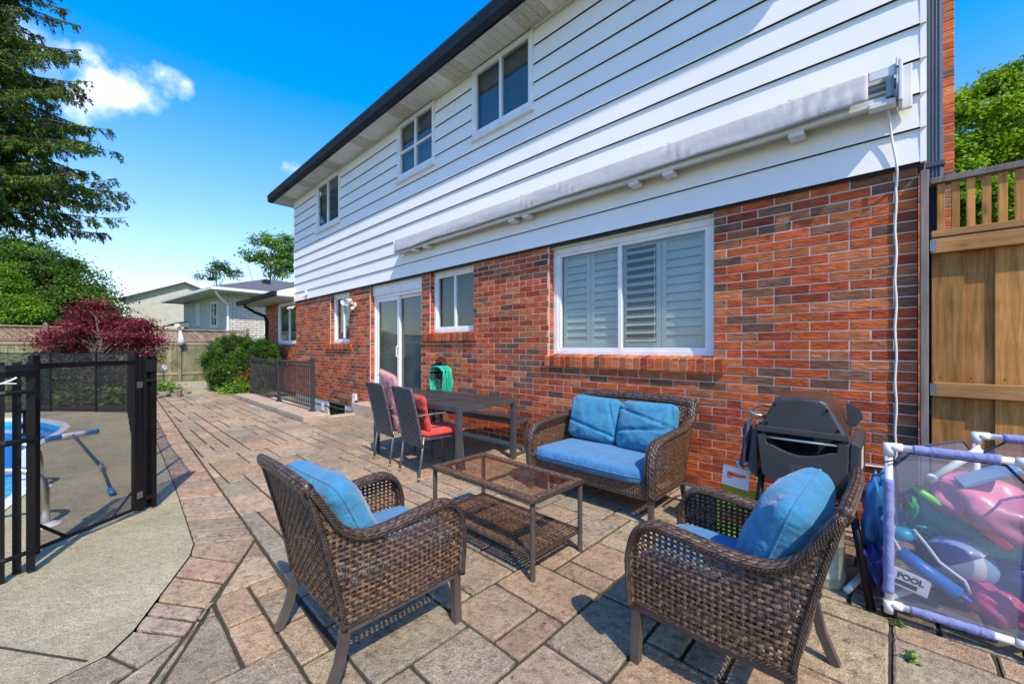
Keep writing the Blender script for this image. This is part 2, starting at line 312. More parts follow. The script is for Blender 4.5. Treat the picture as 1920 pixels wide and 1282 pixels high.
MT['curb']=mat('curb_concrete',(.36,.27,.19),.9,(.48,.36,.26),5,8,bump=.6,bscale=60)
MT['found']=mat('foundation',(.52,.53,.50),.85,(.43,.44,.42),3,8,bump=.3,bscale=40)
MT['sand']=mat('joint_sand',(.045,.035,.022),.95,(.04,.06,.012),1.3,6,bump=.8,bscale=80,band=(.5,.66))
MT['glass']=glassmat('glass',(.82,.87,.87),1.5)
MT['tglass']=glassmat('table_glass',(.90,.84,.79),1.4)
MT['doorblind']=mat('door_blind',(.28,.28,.22),.9,(.21,.21,.165),5,stretch=(1,1,14))
MT['curtain']=mat('curtain',(.17,.18,.165),.9,(.12,.125,.115),3,stretch=(12,12,1))
MT['darkroom']=mat('dark_room',(.03,.032,.035),.9)  # near-black colour standing in for unlit rooms and shaded gaps
MT['screen']=mat('window_screen',(.11,.125,.135),.75,(.14,.155,.165),3)
MT['shutter']=mat('shutter',(.66,.68,.66),.5,(.58,.60,.59),4)
MT['black']=mat('black_metal',(.004,.004,.0045),.45,(.008,.0075,.0075),8,spec=.25)
MT['bmesh']=meshmat('black_mesh',(.012,.013,.015),.5)
MT['rail']=mat('rail_metal',(.028,.029,.033),.4,(.04,.04,.044),6)
MT['wicker']=wickermat('wicker',(.045,.024,.013),(.18,.10,.052))
MT['wickroll']=wickermat('wicker_roll',(.045,.027,.018),(.15,.092,.062),wrap=26)
MT['wickcord']=wickermat('wicker_cord',(.05,.031,.022),(.10,.066,.046),wrap=70)
MT['brownmetal']=mat('brown_metal',(.060,.048,.042),.45,(.085,.068,.058),8)
MT['cush']=clothmat('cushion',(.016,.135,.25),(.065,.26,.41))
MT['cushseat']=clothmat('seat_cushion',(.026,.135,.29),(.08,.235,.43))
MT['red']=clothmat('red_cushion',(.58,.035,.025),(.72,.07,.05))
MT['pink']=clothmat('faded_cushion',(.62,.16,.16),(.80,.36,.33))
MT['charc']=mat('charcoal_wicker',(.045,.047,.05),.45,(.12,.12,.125),60)
MT['alu']=mat('grey_metal',(.16,.17,.17),.35,(.22,.23,.23),6,metal=.6)
MT['tabletop']=woodmat('table_slats',(.022,.020,.019),(.060,.054,.050),'X',.5)
MT['dmetal']=mat('table_metal',(.05,.053,.06),.45,(.065,.068,.075),6)
MT['steel']=mat('steel',(.75,.74,.72),.3,metal=1)
MT['pvc']=mat('white_pvc',(.72,.72,.70),.35,(.62,.62,.60),5)
MT['grill']=mat('grill_plastic',(.032,.034,.038),.45,(.045,.047,.052),5,bump=.1,bscale=300,bdist=.001)
MT['hood']=mat('grill_hood',(.16,.085,.05),.25,(.09,.06,.045),2.5,metal=.55)
MT['fence_old']=woodmat('old_fence_wood',(.11,.105,.055),(.29,.25,.165),'Z')
MT['lattice']=woodmat('lattice_wood',(.20,.13,.09),(.42,.31,.23),'Y')
MT['fence_new']=woodmat('new_fence_wood',(.24,.105,.026),(.60,.285,.080),'Z',sc_=6)
MT['fence_newx']=woodmat('new_fence_rail',(.26,.115,.03),(.48,.26,.10),'X',sc_=6)
MT['greywood']=woodmat('grey_wood',(.15,.12,.10),(.28,.24,.21),'Z')
MT['awning']=mat('awning_fabric',(.52,.51,.50),.85,(.48,.475,.465),1.6,bump=.25,bscale=7,bdist=.02,stretch=(2,2,1))
MT['leaf']=leafmat('leaf'); MT['redleaf']=leafmat('red_leaf',.3,.5,(1,.5,.9)); MT['needle']=leafmat('needle',.15,.6)
MT['bark']=mat('bark',(.09,.065,.045),.95,(.16,.12,.09),9,bump=1,bscale=25,stretch=(1,1,.3),bdist=.03)
MT['grass']=mat('lawn',(.055,.10,.016),.95,(.10,.16,.03),2.5,8,bump=1,bscale=90,bdist=.03)
MT['soil']=mat('soil',(.055,.038,.026),.95,(.10,.07,.045),7,8,bump=1,bscale=40,bdist=.03)
MT['water']=None
# ------------------------------------------------------------------ ground
def fill_poly(name,loops,z,mat_,parent=None,kind=None):
    bm=bmesh.new(); es=[]
    for lp in loops:
        vs=[bm.verts.new((p[0],p[1],z)) for p in lp]
        for i in range(len(vs)): es.append(bm.edges.new((vs[i],vs[(i+1)%len(vs)])))
    bmesh.ops.triangle_fill(bm,use_beauty=True,use_dissolve=False,edges=es)
    for f in bm.faces:
        if f.normal.z<0: f.normal_flip()
    off=RL.get(parent,Vector((0,0,0))) if parent else Vector((0,0,0))
    bmesh.ops.translate(bm,verts=bm.verts,vec=-off)
    me=bpy.data.meshes.new(name); bm.to_mesh(me); bm.free(); me.materials.append(mat_)
    o=bpy.data.objects.new(name,me); C.objects.link(o)
    if parent: o.parent=parent
    if kind: o['kind']=kind
    return o
def rect(x0,x1,y0,y1): return [(x0,y0),(x1,y0),(x1,y1),(x0,y1)]
POOL=[(-5.0,-1.0),(-5.12,-.66),(-5.34,-.51),(-5.81,-.43),(-6.35,-.44),(-6.9,-.50),(-7.58,-.56),(-8.10,-.57),(-8.60,-.50),(-9.1,-.41),(-9.7,-.31),(-10.2,-.27),(-10.78,-.34),(-11.47,-.56),(-11.9,-.78),(-12.25,-1.15),(-12.45,-1.8),(-12.4,-2.8),(-11.8,-3.9),(-10.5,-4.6),(-8,-4.8),(-6.2,-4.4),(-5.1,-3.3),(-4.9,-2.0)]
WELL=(-12.75,-8.02,3.10,3.93)
fill_poly('lawn',[rect(-600,600,-600,600),rect(-13.3,-2.6,-6,.35),rect(*WELL)],-.07,MT['grass'],kind='structure')
DK=[(-14.3,.93),(-11.06,.71),(-6.9,.60),(-4.9,.54),(-3.51,.477),(-3.33,.434),(-2.65,.133),(-2.52,.04),(-2.476,-.134),(-2.40,-.6),(-2.3,-1.6)]
CE=[(-14.3,1.15),(-11,1.045),(-6.87,.91),(-4.74,.845),(-3.29,.80),(-2.99,.64),(-2.42,.30),(-2.32,.13),(-2.25,-.1),(-2.15,-.6),(-2.0,-1.6)]
deckpoly=[(-2.3,-7),(-2.3,-1.6)]+DK[::-1][1:-1]+[(-11.6,.62),(-12.06,.1),(-12.9,-.55),(-13.6,-1.6),(-14,-4),(-13.5,-7)]
fill_poly('pool_deck',[deckpoly,POOL],-.004,MT['concrete'],kind='structure')
# control joint in the deck: a shallow dark saw cut modelled as a thin recessed strip of sand
j=MB(); p0=Vector((-3.75,-.85,0)); p1=Vector((-2.53,-.02,0)); d=(p1-p0).normalized(); nrm=Vector((-d.y,d.x,0))*.006
j.add([p0-nrm,p1-nrm,p1+nrm,p0+nrm],[(0,1,2,3)]); jo=j.build('deck_joint',MT['sand']); jo.location.z=.0; jo['kind']='structure'
# joint bed under the pavers
beds=MB()
for (x0,x1,y0,y1) in [(-14.3,WELL[0],.93,3.93),(WELL[0],WELL[1],.2,WELL[2]),(WELL[1],3.2,.25,3.93),(-2.62,3.2,-2,.25)]:
    beds.add([(x0,y0,-.014),(x1,y0,-.014),(x1,y1,-.014),(x0,y1,-.014)],[(0,1,2,3)])
beds.build('patio_bed',MT['sand'])['kind']='structure'
# pavers
random.seed(4)
def clip(poly,a,b,keep_left=True):
    res=[]; n=len(poly)
    def side(p):
        s=(b[0]-a[0])*(p[1]-a[1])-(b[1]-a[1])*(p[0]-a[0]); return s if keep_left else -s
    for i in range(n):
        p,q=poly[i],poly[(i+1)%n]; sp,sq=side(p),side(q)
        if sp>=0: res.append(p)
        if sp*sq<0:
            t=sp/(sp-sq); res.append((p[0]+t*(q[0]-p[0]),p[1]+t*(q[1]-p[1])))
    return res
def area(P): return abs(sum(P[i][0]*P[(i+1)%len(P)][1]-P[(i+1)%len(P)][0]*P[i][1] for i in range(len(P))))/2
def inset(P,d):
    n=len(P); s=sum(P[i][0]*P[(i+1)%n][1]-P[(i+1)%n][0]*P[i][1] for i in range(n)); P=P if s>0 else P[::-1]
    Q=P
    for i in range(n):
        a,b=P[i],P[(i+1)%n]; L=math.hypot(b[0]-a[0],b[1]-a[1])
        if L<1e-6: continue
        nx,ny=-(b[1]-a[1])/L*d,(b[0]-a[0])/L*d
        Q=clip(Q,(a[0]+nx,a[1]+ny),(b[0]+nx,b[1]+ny))
        if len(Q)<3: return []
    return Q
PAL=[(.44,.335,.25),(.42,.325,.25),(.40,.33,.26),(.45,.325,.235),(.385,.32,.26),(.43,.345,.255),(.42,.305,.23),(.365,.31,.25)]
PAL2=[(.46,.31,.23),(.44,.32,.24),(.42,.33,.265),(.45,.335,.24),(.40,.325,.265)]
pv=MB()
def paver(P,pal=PAL,z=None,j=.0070):
    if area(P)<.0012: return
    A=inset(P,j); 
    if len(A)<3 or area(A)<.0008: return
    ed=[]; nA=len(A)
    for i_ in range(nA):
        a_,b_=A[i_],A[(i_+1)%nA]; L_=math.hypot(b_[0]-a_[0],b_[1]-a_[1])
        if L_<1e-5: continue
        k_=max(1,int(L_/.045)) if P[0][0]>-6 else 1
        for q_ in range(k_): ed.append((a_[0]+(b_[0]-a_[0])*q_/k_,a_[1]+(b_[1]-a_[1])*q_/k_,q_==0))
    nE=len(ed); A=[];B=[]
    for i_ in range(nE):
        p_,q_,r_=ed[i_-1],ed[i_],ed[(i_+1)%nE]; tx_,ty_=r_[0]-p_[0],r_[1]-p_[1]; l_=math.hypot(tx_,ty_) or 1; nx_,ny_=-ty_/l_,tx_/l_
        dd=random.uniform(0,.0028)+(.004 if q_[2] else 0); m2=.0075+random.uniform(-.002,.003)
        A.append((q_[0]+nx_*dd,q_[1]+ny_*dd)); B.append((q_[0]+nx_*(dd+m2)*1.0,q_[1]+ny_*(dd+m2)*1.0))
    c=random.choice(pal); k=random.uniform(.86,1.12); c=(c[0]*k*.88,c[1]*k*.84,c[2]*k*.73)
    z=random.uniform(-.002,.002); tx,ty=random.uniform(-.004,.004),random.uniform(-.004,.004); cx,cy=P[0]
    zz=lambda p:z+(p[0]-cx)*tx+(p[1]-cy)*ty
    nB=len(B); pv.add([(p[0],p[1],zz(p)) for p in B],[tuple(range(nB))],c)
    if len(A)==nB:
        # bevel and side, rough matching of vertices
        vs=[(p[0],p[1],zz(p)) for p in B]+[(p[0],p[1],zz(p)-.0055) for p in A]+[(p[0],p[1],-.03) for p in A]
        fs=[(nB+i,nB+(i+1)%nB,(i+1)%nB,i) for i in range(nB)]+[(2*nB+i,2*nB+(i+1)%nB,nB+(i+1)%nB,nB+i) for i in range(nB)]
        pv.add(vs,fs,c)
U=.166; X0=-1.505-80*U; Y0=1.77-24*U
NX,NY=110,38; occ=[[False]*NY for _ in range(NX)]
def inreg(x,y):
    if x>2.6 or y>3.93+U or x<-14.3: return False
    return True
cedge=CE
# region lies on the wall side of the curved edge: convex excluded area -> pieces
hp=[(CE[i],CE[i+1]) for i in range(len(CE)-1)]
def place(P):
    P=clip(P,(5,3.925),(-20,3.925))          # wall
    if len(P)<3: return
    P=clip(P,(-20,-1.5),(5,-1.5))
    if len(P)<3: return
    # stairwell curb
    cx0,cx1,cy0=-12.95,-7.82,2.62
    pcs=[]
    mnx=min(p[0] for p in P); mxx=max(p[0] for p in P); mxy=max(p[1] for p in P)
    if mxx>cx0 and mnx<cx1 and mxy>cy0:
        q=clip(P,(cx1,0),(cx1,5),False); 
        if len(q)>2: pcs.append(q)
        r=clip(P,(cx1,0),(cx1,5),True)
        if len(r)>2:
            q=clip(r,(-30,cy0),(30,cy0),False)
            if len(q)>2: pcs.append(q)
            r=clip(r,(-30,cy0),(30,cy0),True)
            if len(r)>2:
                q=clip(r,(cx0,0),(cx0,5),True)
                if len(q)>2: pcs.append(q)
    else: pcs=[P]
    fin=[]
    for P in pcs:
        cxm=sum(p[0] for p in P)/len(P)
        if min(p[1] for p in P)>1.3 or min(p[0] for p in P)>-1.9: fin.append(P); continue
        rest=P
        for a,b in hp:
            q=clip(rest,a,b,True)
            if len(q)>2 and area(q)>.0005: 
                # keep only the piece that is truly outside this half plane and near its segment
                fin.append(q)
            rest=clip(rest,a,b,False)
            if len(rest)<3: break
    for q in fin: paver(q)
sizes=[(2,2),(3,2),(2,1),(1,2),(2,3),(2,2),(3,2),(1,1),(2,2),(2,3),(3,3)]
for i in range(NX):
    for jx in range(NY):
        if occ[i][jx]: continue
        x=X0+i*U; y=Y0+jx*U
        opts=sizes[:]; random.shuffle(opts)
        for (a,b) in opts+[(1,1)]:
            if i+a>NX or jx+b>NY: continue
            if any(occ[i+p][jx+q] for p in range(a) for q in range(b)): continue
            if (a,b)==(1,1) and random.random()<.7 and (a,b)!=opts[-1] and i+1<NX and jx+1<NY and not occ[i+1][jx]: continue
            for p in range(a):
                for q in range(b): occ[i+p][jx+q]=True
            if inreg(x,y): place([(x,y),(x+a*U,y),(x+a*U,y+b*U),(x,y+b*U)])
            break
# border course
def lerp(a,b,t): return (a[0]+(b[0]-a[0])*t,a[1]+(b[1]-a[1])*t)
for i in range(len(DK)-1):
    L=math.hypot(DK[i+1][0]-DK[i][0],DK[i+1][1]-DK[i][1]); L2=math.hypot(CE[i+1][0]-CE[i][0],CE[i+1][1]-CE[i][1])
    n=max(1,round((L+L2)/2/.19)); ts=[0]
    for k in range(n): ts.append(ts[-1]+random.choice([.7,1,1.5]))
    ts=[t/ts[-1] for t in ts]
    for a,b in zip(ts,ts[1:]):
        paver([lerp(DK[i],DK[i+1],a),lerp(DK[i],DK[i+1],b),lerp(CE[i],CE[i+1],b),lerp(CE[i],CE[i+1],a)],PAL2)
pv.build('patio',MT['paver'])['kind']='structure'
# stairwell curb and pit
def curbseg(x0,x1,y0,y1,h=.085): cb.box(x0,x1,y0,y1,-.05,h)
cb=MB(); curbseg(-12.95,-7.82,2.66,3.10); curbseg(-8.02,-7.82,3.10,3.885,.02)
cb.build('curb',MT['curb'],bev=.02)['kind']='structure'
pt=MB(); x0,x1,y0,y1=WELL
pt.add([(x0,y0,.0),(x1,y0,.0),(x1,y0,-1.6),(x0,y0,-1.6)],[(0,1,2,3)])
pt.add([(x1,y0,.0),(x1,y1,.0),(x1,y1,-1.6),(x1,y0,-1.6)],[(0,1,2,3)])
pt.add([(x0,y0,-1.6),(x1,y0,-1.6),(x1,y1,-1.6),(x0,y1,-1.6)],[(0,1,2,3)])
for k in range(8): pt.box(x0+k*.26,x0+(k+1)*.26,y0,y1,-1.6,-.07-.19*k)
pt.build('stairwell',MT['found'])['kind']='structure'
# back path, planting soil
fill_poly('path',[[(-14.1,1.75),(-15.5,1.85),(-17.5,1.75),(-20.3,1.7),(-20.3,3.1),(-17.4,3.0),(-15.2,2.75),(-14.1,2.9)]],-.02,MT['concrete'],kind='structure')
fill_poly('planting_bed',[[(-14.2,2.95),(-15.5,2.75),(-17.4,3.0),(-20.3,3.3),(-20.3,4.6),(-15.6,4.05),(-12.8,3.95),(-12.8,3.0)]],-.045,MT['soil'],kind='structure')
fill_poly('planting_bed',[[(-14.0,1.6),(-13.6,1.0),(-12.3,.75),(-12.2,.1),(-13.1,-.5),(-14.1,-1.6),(-16,-2.2),(-16.6,-.5),(-16.3,1.2),(-15.2,1.75)]],-.045,MT['soil'],kind='structure')
# ------------------------------------------------------------------ swimming pool
pool=thing('swimming_pool','freeform swimming pool with white coping and blue liner behind the black mesh gate','swimming pool',(-8.5,-2.5,0),world=True)
def offs(P,d):
    n=len(P); o=[]
    for i in range(n):
        a,b=Vector(P[i-1]),Vector(P[(i+1)%n]); t=(b-a).normalized(); o.append((P[i][0]+t.y*d*-1,P[i][1]+t.x*d))
    return o
def smoothloop(P,k=3):
    Q=[]; n=len(P)
    for i in range(n):
        p0,p1,p2,p3=[Vector(P[(i+q)%n]) for q in(-1,0,1,2)]
        for s in range(k):
            t=s/k; Q.append(tuple(.5*((2*p1)+(-p0+p2)*t+(2*p0-5*p1+4*p2-p3)*t*t+(-p0+3*p1-3*p2+p3)*t**3)))
    return Q
PS=POOL; n=len(PS)
cop=MB(); inn=offs(PS,.09); out_=PS
if area(inn)>area(PS): inn=offs(PS,-.09)
vs=[(p[0],p[1],.004) for p in out_]+[(p[0],p[1],.012) for p in inn]+[(p[0],p[1],-.05) for p in inn]
cop.add(vs,[(i,(i+1)%n,n+(i+1)%n,n+i) for i in range(n)]+[(n+i,n+(i+1)%n,2*n+(i+1)%n,2*n+i) for i in range(n)])
cop.build('coping',MT['pvc'],pool)
ln=MB(); ln.add([(p[0],p[1],-.05) for p in inn]+[(p[0],p[1],-1.2) for p in inn],[(i,(i+1)%n,n+(i+1)%n,n+i) for i in range(n)]+[tuple(range(n,2*n))])
MT['liner']=mat('pool_liner',(.02,.45,.72),.5,(.02,.33,.62),3,band=(.4,.6))
ln.build('liner',MT['liner'],pool)
stp=MB()
for k in range(3): stp.box(-7.55-.0,-6.75+.0,-.75-.28*(k+1),-.52,-.35-.25*k,-.17-.25*k)
stp.build('step',MT['pvc'],pool,bev=.02)
m,nt_,p_=newmat('pool_water'); nt_.nodes.remove(p_); o_=nt_.nodes['Material Output']
t_=N(nt_,'ShaderNodeBsdfTransparent'); t_.inputs[0].default_value=(.30,.72,.95,1); g_=N(nt_,'ShaderNodeBsdfGlossy'); g_.inputs['Roughness'].default_value=.03; f_=N(nt_,'ShaderNodeFresnel'); f_.inputs[0].default_value=1.25
tn=N(nt_,'ShaderNodeTexNoise'); tn.inputs['Scale'].default_value=4; tcw=N(nt_,'ShaderNodeTexCoord'); nt_.links.new(tcw.outputs['Object'],tn.inputs[0]); bw=N(nt_,'ShaderNodeBump'); bw.inputs['Strength'].default_value=.25; bw.inputs['Distance'].default_value=.03; nt_.links.new(tn.outputs['Fac'],bw.inputs['Height'])
nt_.links.new(bw.outputs[0],g_.inputs['Normal']); nt_.links.new(bw.outputs[0],f_.inputs['Normal'])
x_=N(nt_,'ShaderNodeMixShader'); nt_.links.new(f_.outputs[0],x_.inputs[0]); nt_.links.new(t_.outputs[0],x_.inputs[1]); nt_.links.new(g_.outputs[0],x_.inputs[2]); nt_.links.new(x_.outputs[0],o_.inputs[0])
wt=fill_poly('water',[inn],-.13,m,kind='structure')
# ------------------------------------------------------------------ the house
random.seed(11)
WY=3.93; HX0,HX1=-12.14,.12
house=thing('brick_house','long two-storey house with orange brick below and white siding above, running along the patio','house',(-6,7.5,0),world=True)
OPEN=[(-3.12,-1.2,1.245,2.66),(-5.68,-4.56,1.57,2.66),(-7.80,-5.93,.24,2.66),(-9.80,-8.76,1.425,2.66),(-9.95,-8.98,-.40,.03)]
# bricks
BM_,BH=.2414,.075
BR=[(.46,.11,.03),(.44,.10,.028),(.46,.12,.03),(.42,.10,.03),(.48,.17,.06),(.42,.085,.022),(.36,.065,.02),(.46,.11,.03),(.17,.080,.046),(.20,.092,.050),(.36,.125,.045),(.44,.13,.04),(.40,.085,.025),(.47,.16,.055),(.27,.055,.02),(.40,.16,.065),(.15,.072,.042),(.44,.10,.028),(.20,.085,.04)]
def brickcol():
    c=random.choice(BR); k=random.uniform(.8,1.15); g=.90 if c[0]>.25 else 1.0; return (c[0]*k,c[1]*k*g,c[2]*k*g)
def onebrick(mb,x0,x1,z0,z1,y,th=.05,mj=.0038,face='Y'):
    if x1-x0<.02 or z1-z0<.02: return
    x0+=mj;x1-=mj;z0+=mj;z1-=mj; b=.004; c=brickcol(); o=random.uniform(-.0015,.0015)
    P=lambda a,d,z:(a,y+d+o,z) if face=='Y' else ((y-d-o,a,z))
    vs=[P(x0+b,0,z0+b),P(x1-b,0,z0+b),P(x1-b,0,z1-b),P(x0+b,0,z1-b),P(x0,b,z0),P(x1,b,z0),P(x1,b,z1),P(x0,b,z1),P(x0,th,z0),P(x1,th,z0),P(x1,th,z1),P(x0,th,z1)]
    fs=[(0,1,2,3),(4,5,1,0),(5,6,2,1),(6,7,3,2),(7,4,0,3),(8,9,5,4),(9,10,6,5),(10,11,7,6),(11,8,4,7)]
    if face!='Y': fs=[f[::-1] for f in fs]
    mb.add(vs,fs,c)
def brickwall(mb,xa,xb,za,zb,y,opens=(),anchor=None,headers=True,face='Y'):
    anchor=xb if anchor is None else anchor
    nrow=int(math.ceil((zb-za)/BH))
    for r in range(nrow):
        z0=za+r*BH; z1=min(z0+BH,zb)
        if z1-z0<.015: continue
        off=(r%2)*BM_/2; x=anchor+BM_*40-off
        cuts=[]
        while x>xa:
            cuts.append((x-BM_,x)); x-=BM_
        segs=[]
        hdr=headers and r%6==4
        for a,b in cuts:
            if hdr and random.random()<.6:
                mm=(a+b)/2; segs+=[(a,mm),(mm,b)]
            else: segs.append((a,b))
        for a,b in segs:
            a=max(a,xa); b=min(b,xb)
            if b-a<.01: continue
            pieces=[(a,b)]
            for (ox0,ox1,oz0,oz1) in opens:
                if z1>oz0+.02 and z0<oz1-.02:
                    np_=[]
                    for p,q in pieces:
                        if q<=ox0 or p>=ox1: np_.append((p,q)); continue
                        if p<ox0: np_.append((p,ox0))
                        if q>ox1: np_.append((ox1,q))
                    pieces=np_
            for p,q in pieces: onebrick(mb,p,q,z0,z1,y,face=face)
bw=MB(); brickwall(bw,HX0,HX1,.06,2.685,WY,OPEN)
# jambs of the openings that face the camera
for (ox0,ox1,oz0,oz1) in OPEN[:4]:
    nr=int((oz1-oz0)/BH)+1
    for r in range(nr): onebrick(bw,WY+.012,WY+.15,oz0+r*BH,min(oz0+(r+1)*BH,oz1),ox0+.007,th=.03,face='X')
wall_=bw.build('brick_wall',MT['brick'],house)
def holewall(mb,xa,xb,za,zb,y,holes,col=None):
    xs=sorted(set([xa,xb]+[h for o in holes for h in o[:2] if xa<h<xb])); zs=sorted(set([za,zb]+[h for o in holes for h in o[2:] if za<h<zb]))
    for i in range(len(xs)-1):
        for k in range(len(zs)-1):
            cx=(xs[i]+xs[i+1])/2; cz=(zs[k]+zs[k+1])/2
            if any(o[0]<cx<o[1] and o[2]<cz<o[3] for o in holes): continue
            mb.add([(xs[i],y,zs[k]),(xs[i+1],y,zs[k]),(xs[i+1],y,zs[k+1]),(xs[i],y,zs[k+1])],[(0,1,2,3)],col)
mw=MB(); holewall(mw,HX0+.004,HX1-.004,.062,2.68,WY+.0045,OPEN)
for (a,b,c,d) in OPEN:
    y0,y1=WY+.0045,WY+.20
    mw.add([(a,y0,c),(a,y1,c),(a,y1,d),(a,y0,d)],[(0,1,2,3)]); mw.add([(b,y0,c),(b,y1,c),(b,y1,d),(b,y0,d)],[(3,2,1,0)])
    mw.add([(a,y0,c),(b,y0,c),(b,y1,c),(a,y1,c)],[(0,1,2,3)])
mw.build('mortar_wall',MT['mortar'],house)
# foundation below the bricks
fd=MB(); holewall(fd,HX0,HX1,-1.65,.06,WY+.015,[(-9.95,-8.98,-.40,.03)]); fd.build('foundation',MT['found'],house)
# sides, back, inner core of the house
core=MB(); core.add([(HX1,WY+.01,0),(HX1,12,0),(HX1,12,5.5),(HX1,WY+.01,5.5)],[(0,1,2,3)]); core.add([(HX0,WY+.01,0),(HX0,12,0),(HX0,12,5.5),(HX0,WY+.01,5.5)],[(3,2,1,0)]); core.add([(HX0,12,0),(HX1,12,0),(HX1,12,5.5),(HX0,12,5.5)],[(3,2,1,0)])
core.build('side_wall',MT['brick'],house)
dk=MB(); dk.box(HX0+.3,HX1-.3,WY+.7,11.8,.0,5.4); dk.build('interior',MT['darkroom'],house)
# siding boards
UPW=[(-4.52,-3.34,4.44,5.46),(-6.62,-5.47,4.42,5.46),(-10.51,-9.14,4.255,5.42)]
sd_=MB(); LAP=.235; SY=WY-.03
for k in range(12):
    z0=2.62+k*LAP; z1=z0+LAP-.0055
    for (a,b) in ([(HX0-.015,-6.9),(-6.9,-2.45),(-2.45,.155)] if k in(0,1) else [(HX0-.015,-5.2+.25*(k%3)),(-5.2+.25*(k%3),.155)]):
        pieces=[(a+.0006,b-.0006)]
        for (ox0,ox1,oz0,oz1) in UPW:
            if z1>oz0+.03 and z0<oz1:
                q=[]
                for p,r in pieces:
                    if r<=ox0 or p>=ox1: q.append((p,r)); continue
                    if p<ox0: q.append((p,ox0+.03))
                    if r>ox1: q.append((ox1-.03,r))
                    if z0<oz0 and p<ox0 and r>ox1: sd_.prism([(SY-.020,z0),(SY-.016,z0),(SY-.012,z0+.012),(SY+.01,z0+.03),(SY+.01,oz0-.004),(SY-.006,oz0-.004)],'X',ox0+.031,ox1-.031)
                pieces=q
        for p,r in pieces:
            yb=SY-.020; yt=SY+.002
            sd_.prism([(yb,z0),(yb+.004,z0),(yb+.008,z0+.012),(SY+.004,z0+.03),(SY+.009,z1),(yt,z1)],'X',p,r)
sd_.build('siding',MT['siding'],house)
for xx in(.128,HX0-.017):
    sp_=MB()
    for k in range(12):  # corner caps
        z0=2.62+k*LAP; sp_.prism([(SY-.022,z0-.006),(SY+.03,z0-.006),(SY+.03,z0+LAP-.004),(SY-.006,z0+LAP-.004)],'X',xx,xx+.03)
    sp_.build('corner_cap',MT['siding'],house)
ub=MB(); holewall(ub,HX0,HX1+.03,2.6,5.5,SY+.012,[(a+.04,b-.04,c+.04,5.40) for a,b,c,d in UPW]); ub.box(HX0,HX1+.03,SY+.014,WY+.2,2.605,2.618); ub.build('wall_sheathing',MT['darkroom'],house)  # sheathing coloured near-black so the lap slots read as shadow lines
# soffit, gutter, roof
so_=MB(); EX0,EX1=-12.75,.22; ZS=5.44
x=EX0
vent=MB()
k=0
while x<EX1:
    x2=min(x+.135,EX1); v=(k%11) in(3,4,5)
    
    if v: q_=MB(); q_.box(x+.003,x2-.003,3.512,SY+.02,ZS,ZS+.012); q_.build('soffit_vent',MT['vent'],house)
    else: so_.box(x+.003,x2-.003,3.512,SY+.02,ZS,ZS+.012)
    x=x2;k+=1
so_.box(EX0,EX1,3.515,SY+.02,ZS+.016,ZS+.03); so_.box(HX0,HX1,SY-.035,SY-.015,ZS-.025,ZS-.001)
so_.box(EX0,HX0-.02,SY+.03,12.3,ZS,ZS+.012)
so_.build('soffit',MT['soffit'],house); q_=MB(); q_.box(EX0+.01,EX1,3.52,SY+.015,ZS+.0125,ZS+.0155); q_.build('soffit_gap',MT['darkroom'],house)  # near-black sheet above the panels puts shade into the seams
gt=MB()
gp=[(a_,b_-.02) for a_,b_ in [(3.51,5.455),(3.47,5.45),(3.415,5.50),(3.40,5.56),(3.385,5.60),(3.385,5.625),(3.40,5.625),(3.40,5.60),(3.425,5.56),(3.43,5.51),(3.475,5.465),(3.50,5.47)]]
gt.prism(gp,'X',EX0-.05,EX1); gt.box(EX0-.03,EX1,3.495,3.512,5.425,5.62); gt.box(EX0-.05,EX0-.02,3.40,12.3,5.44,5.63)
gt.build('gutter',MT['gutter'],house)
rf=MB(); 
rf.add([(EX0-.05,3.42,5.63),(EX1,3.42,5.63),(EX1,8,7.3),(EX0-.05,8,7.3)],[(0,1,2,3)]); rf.add([(EX0-.05,12.6,5.63),(EX1,12.6,5.63),(EX1,8,7.3),(EX0-.05,8,7.3)],[(3,2,1,0)])
rf.build('roof',MT['shingle'],house,solid=.05)
ga=MB(); ga.add([(HX0,SY,5.5),(HX0,12,5.5),(HX0,8,7.2)],[(0,2,1)]); ga.add([(HX1,SY,5.5),(HX1,12,5.5),(HX1,8,7.2)],[(0,1,2)]); ga.build('gable',MT['siding'],house)
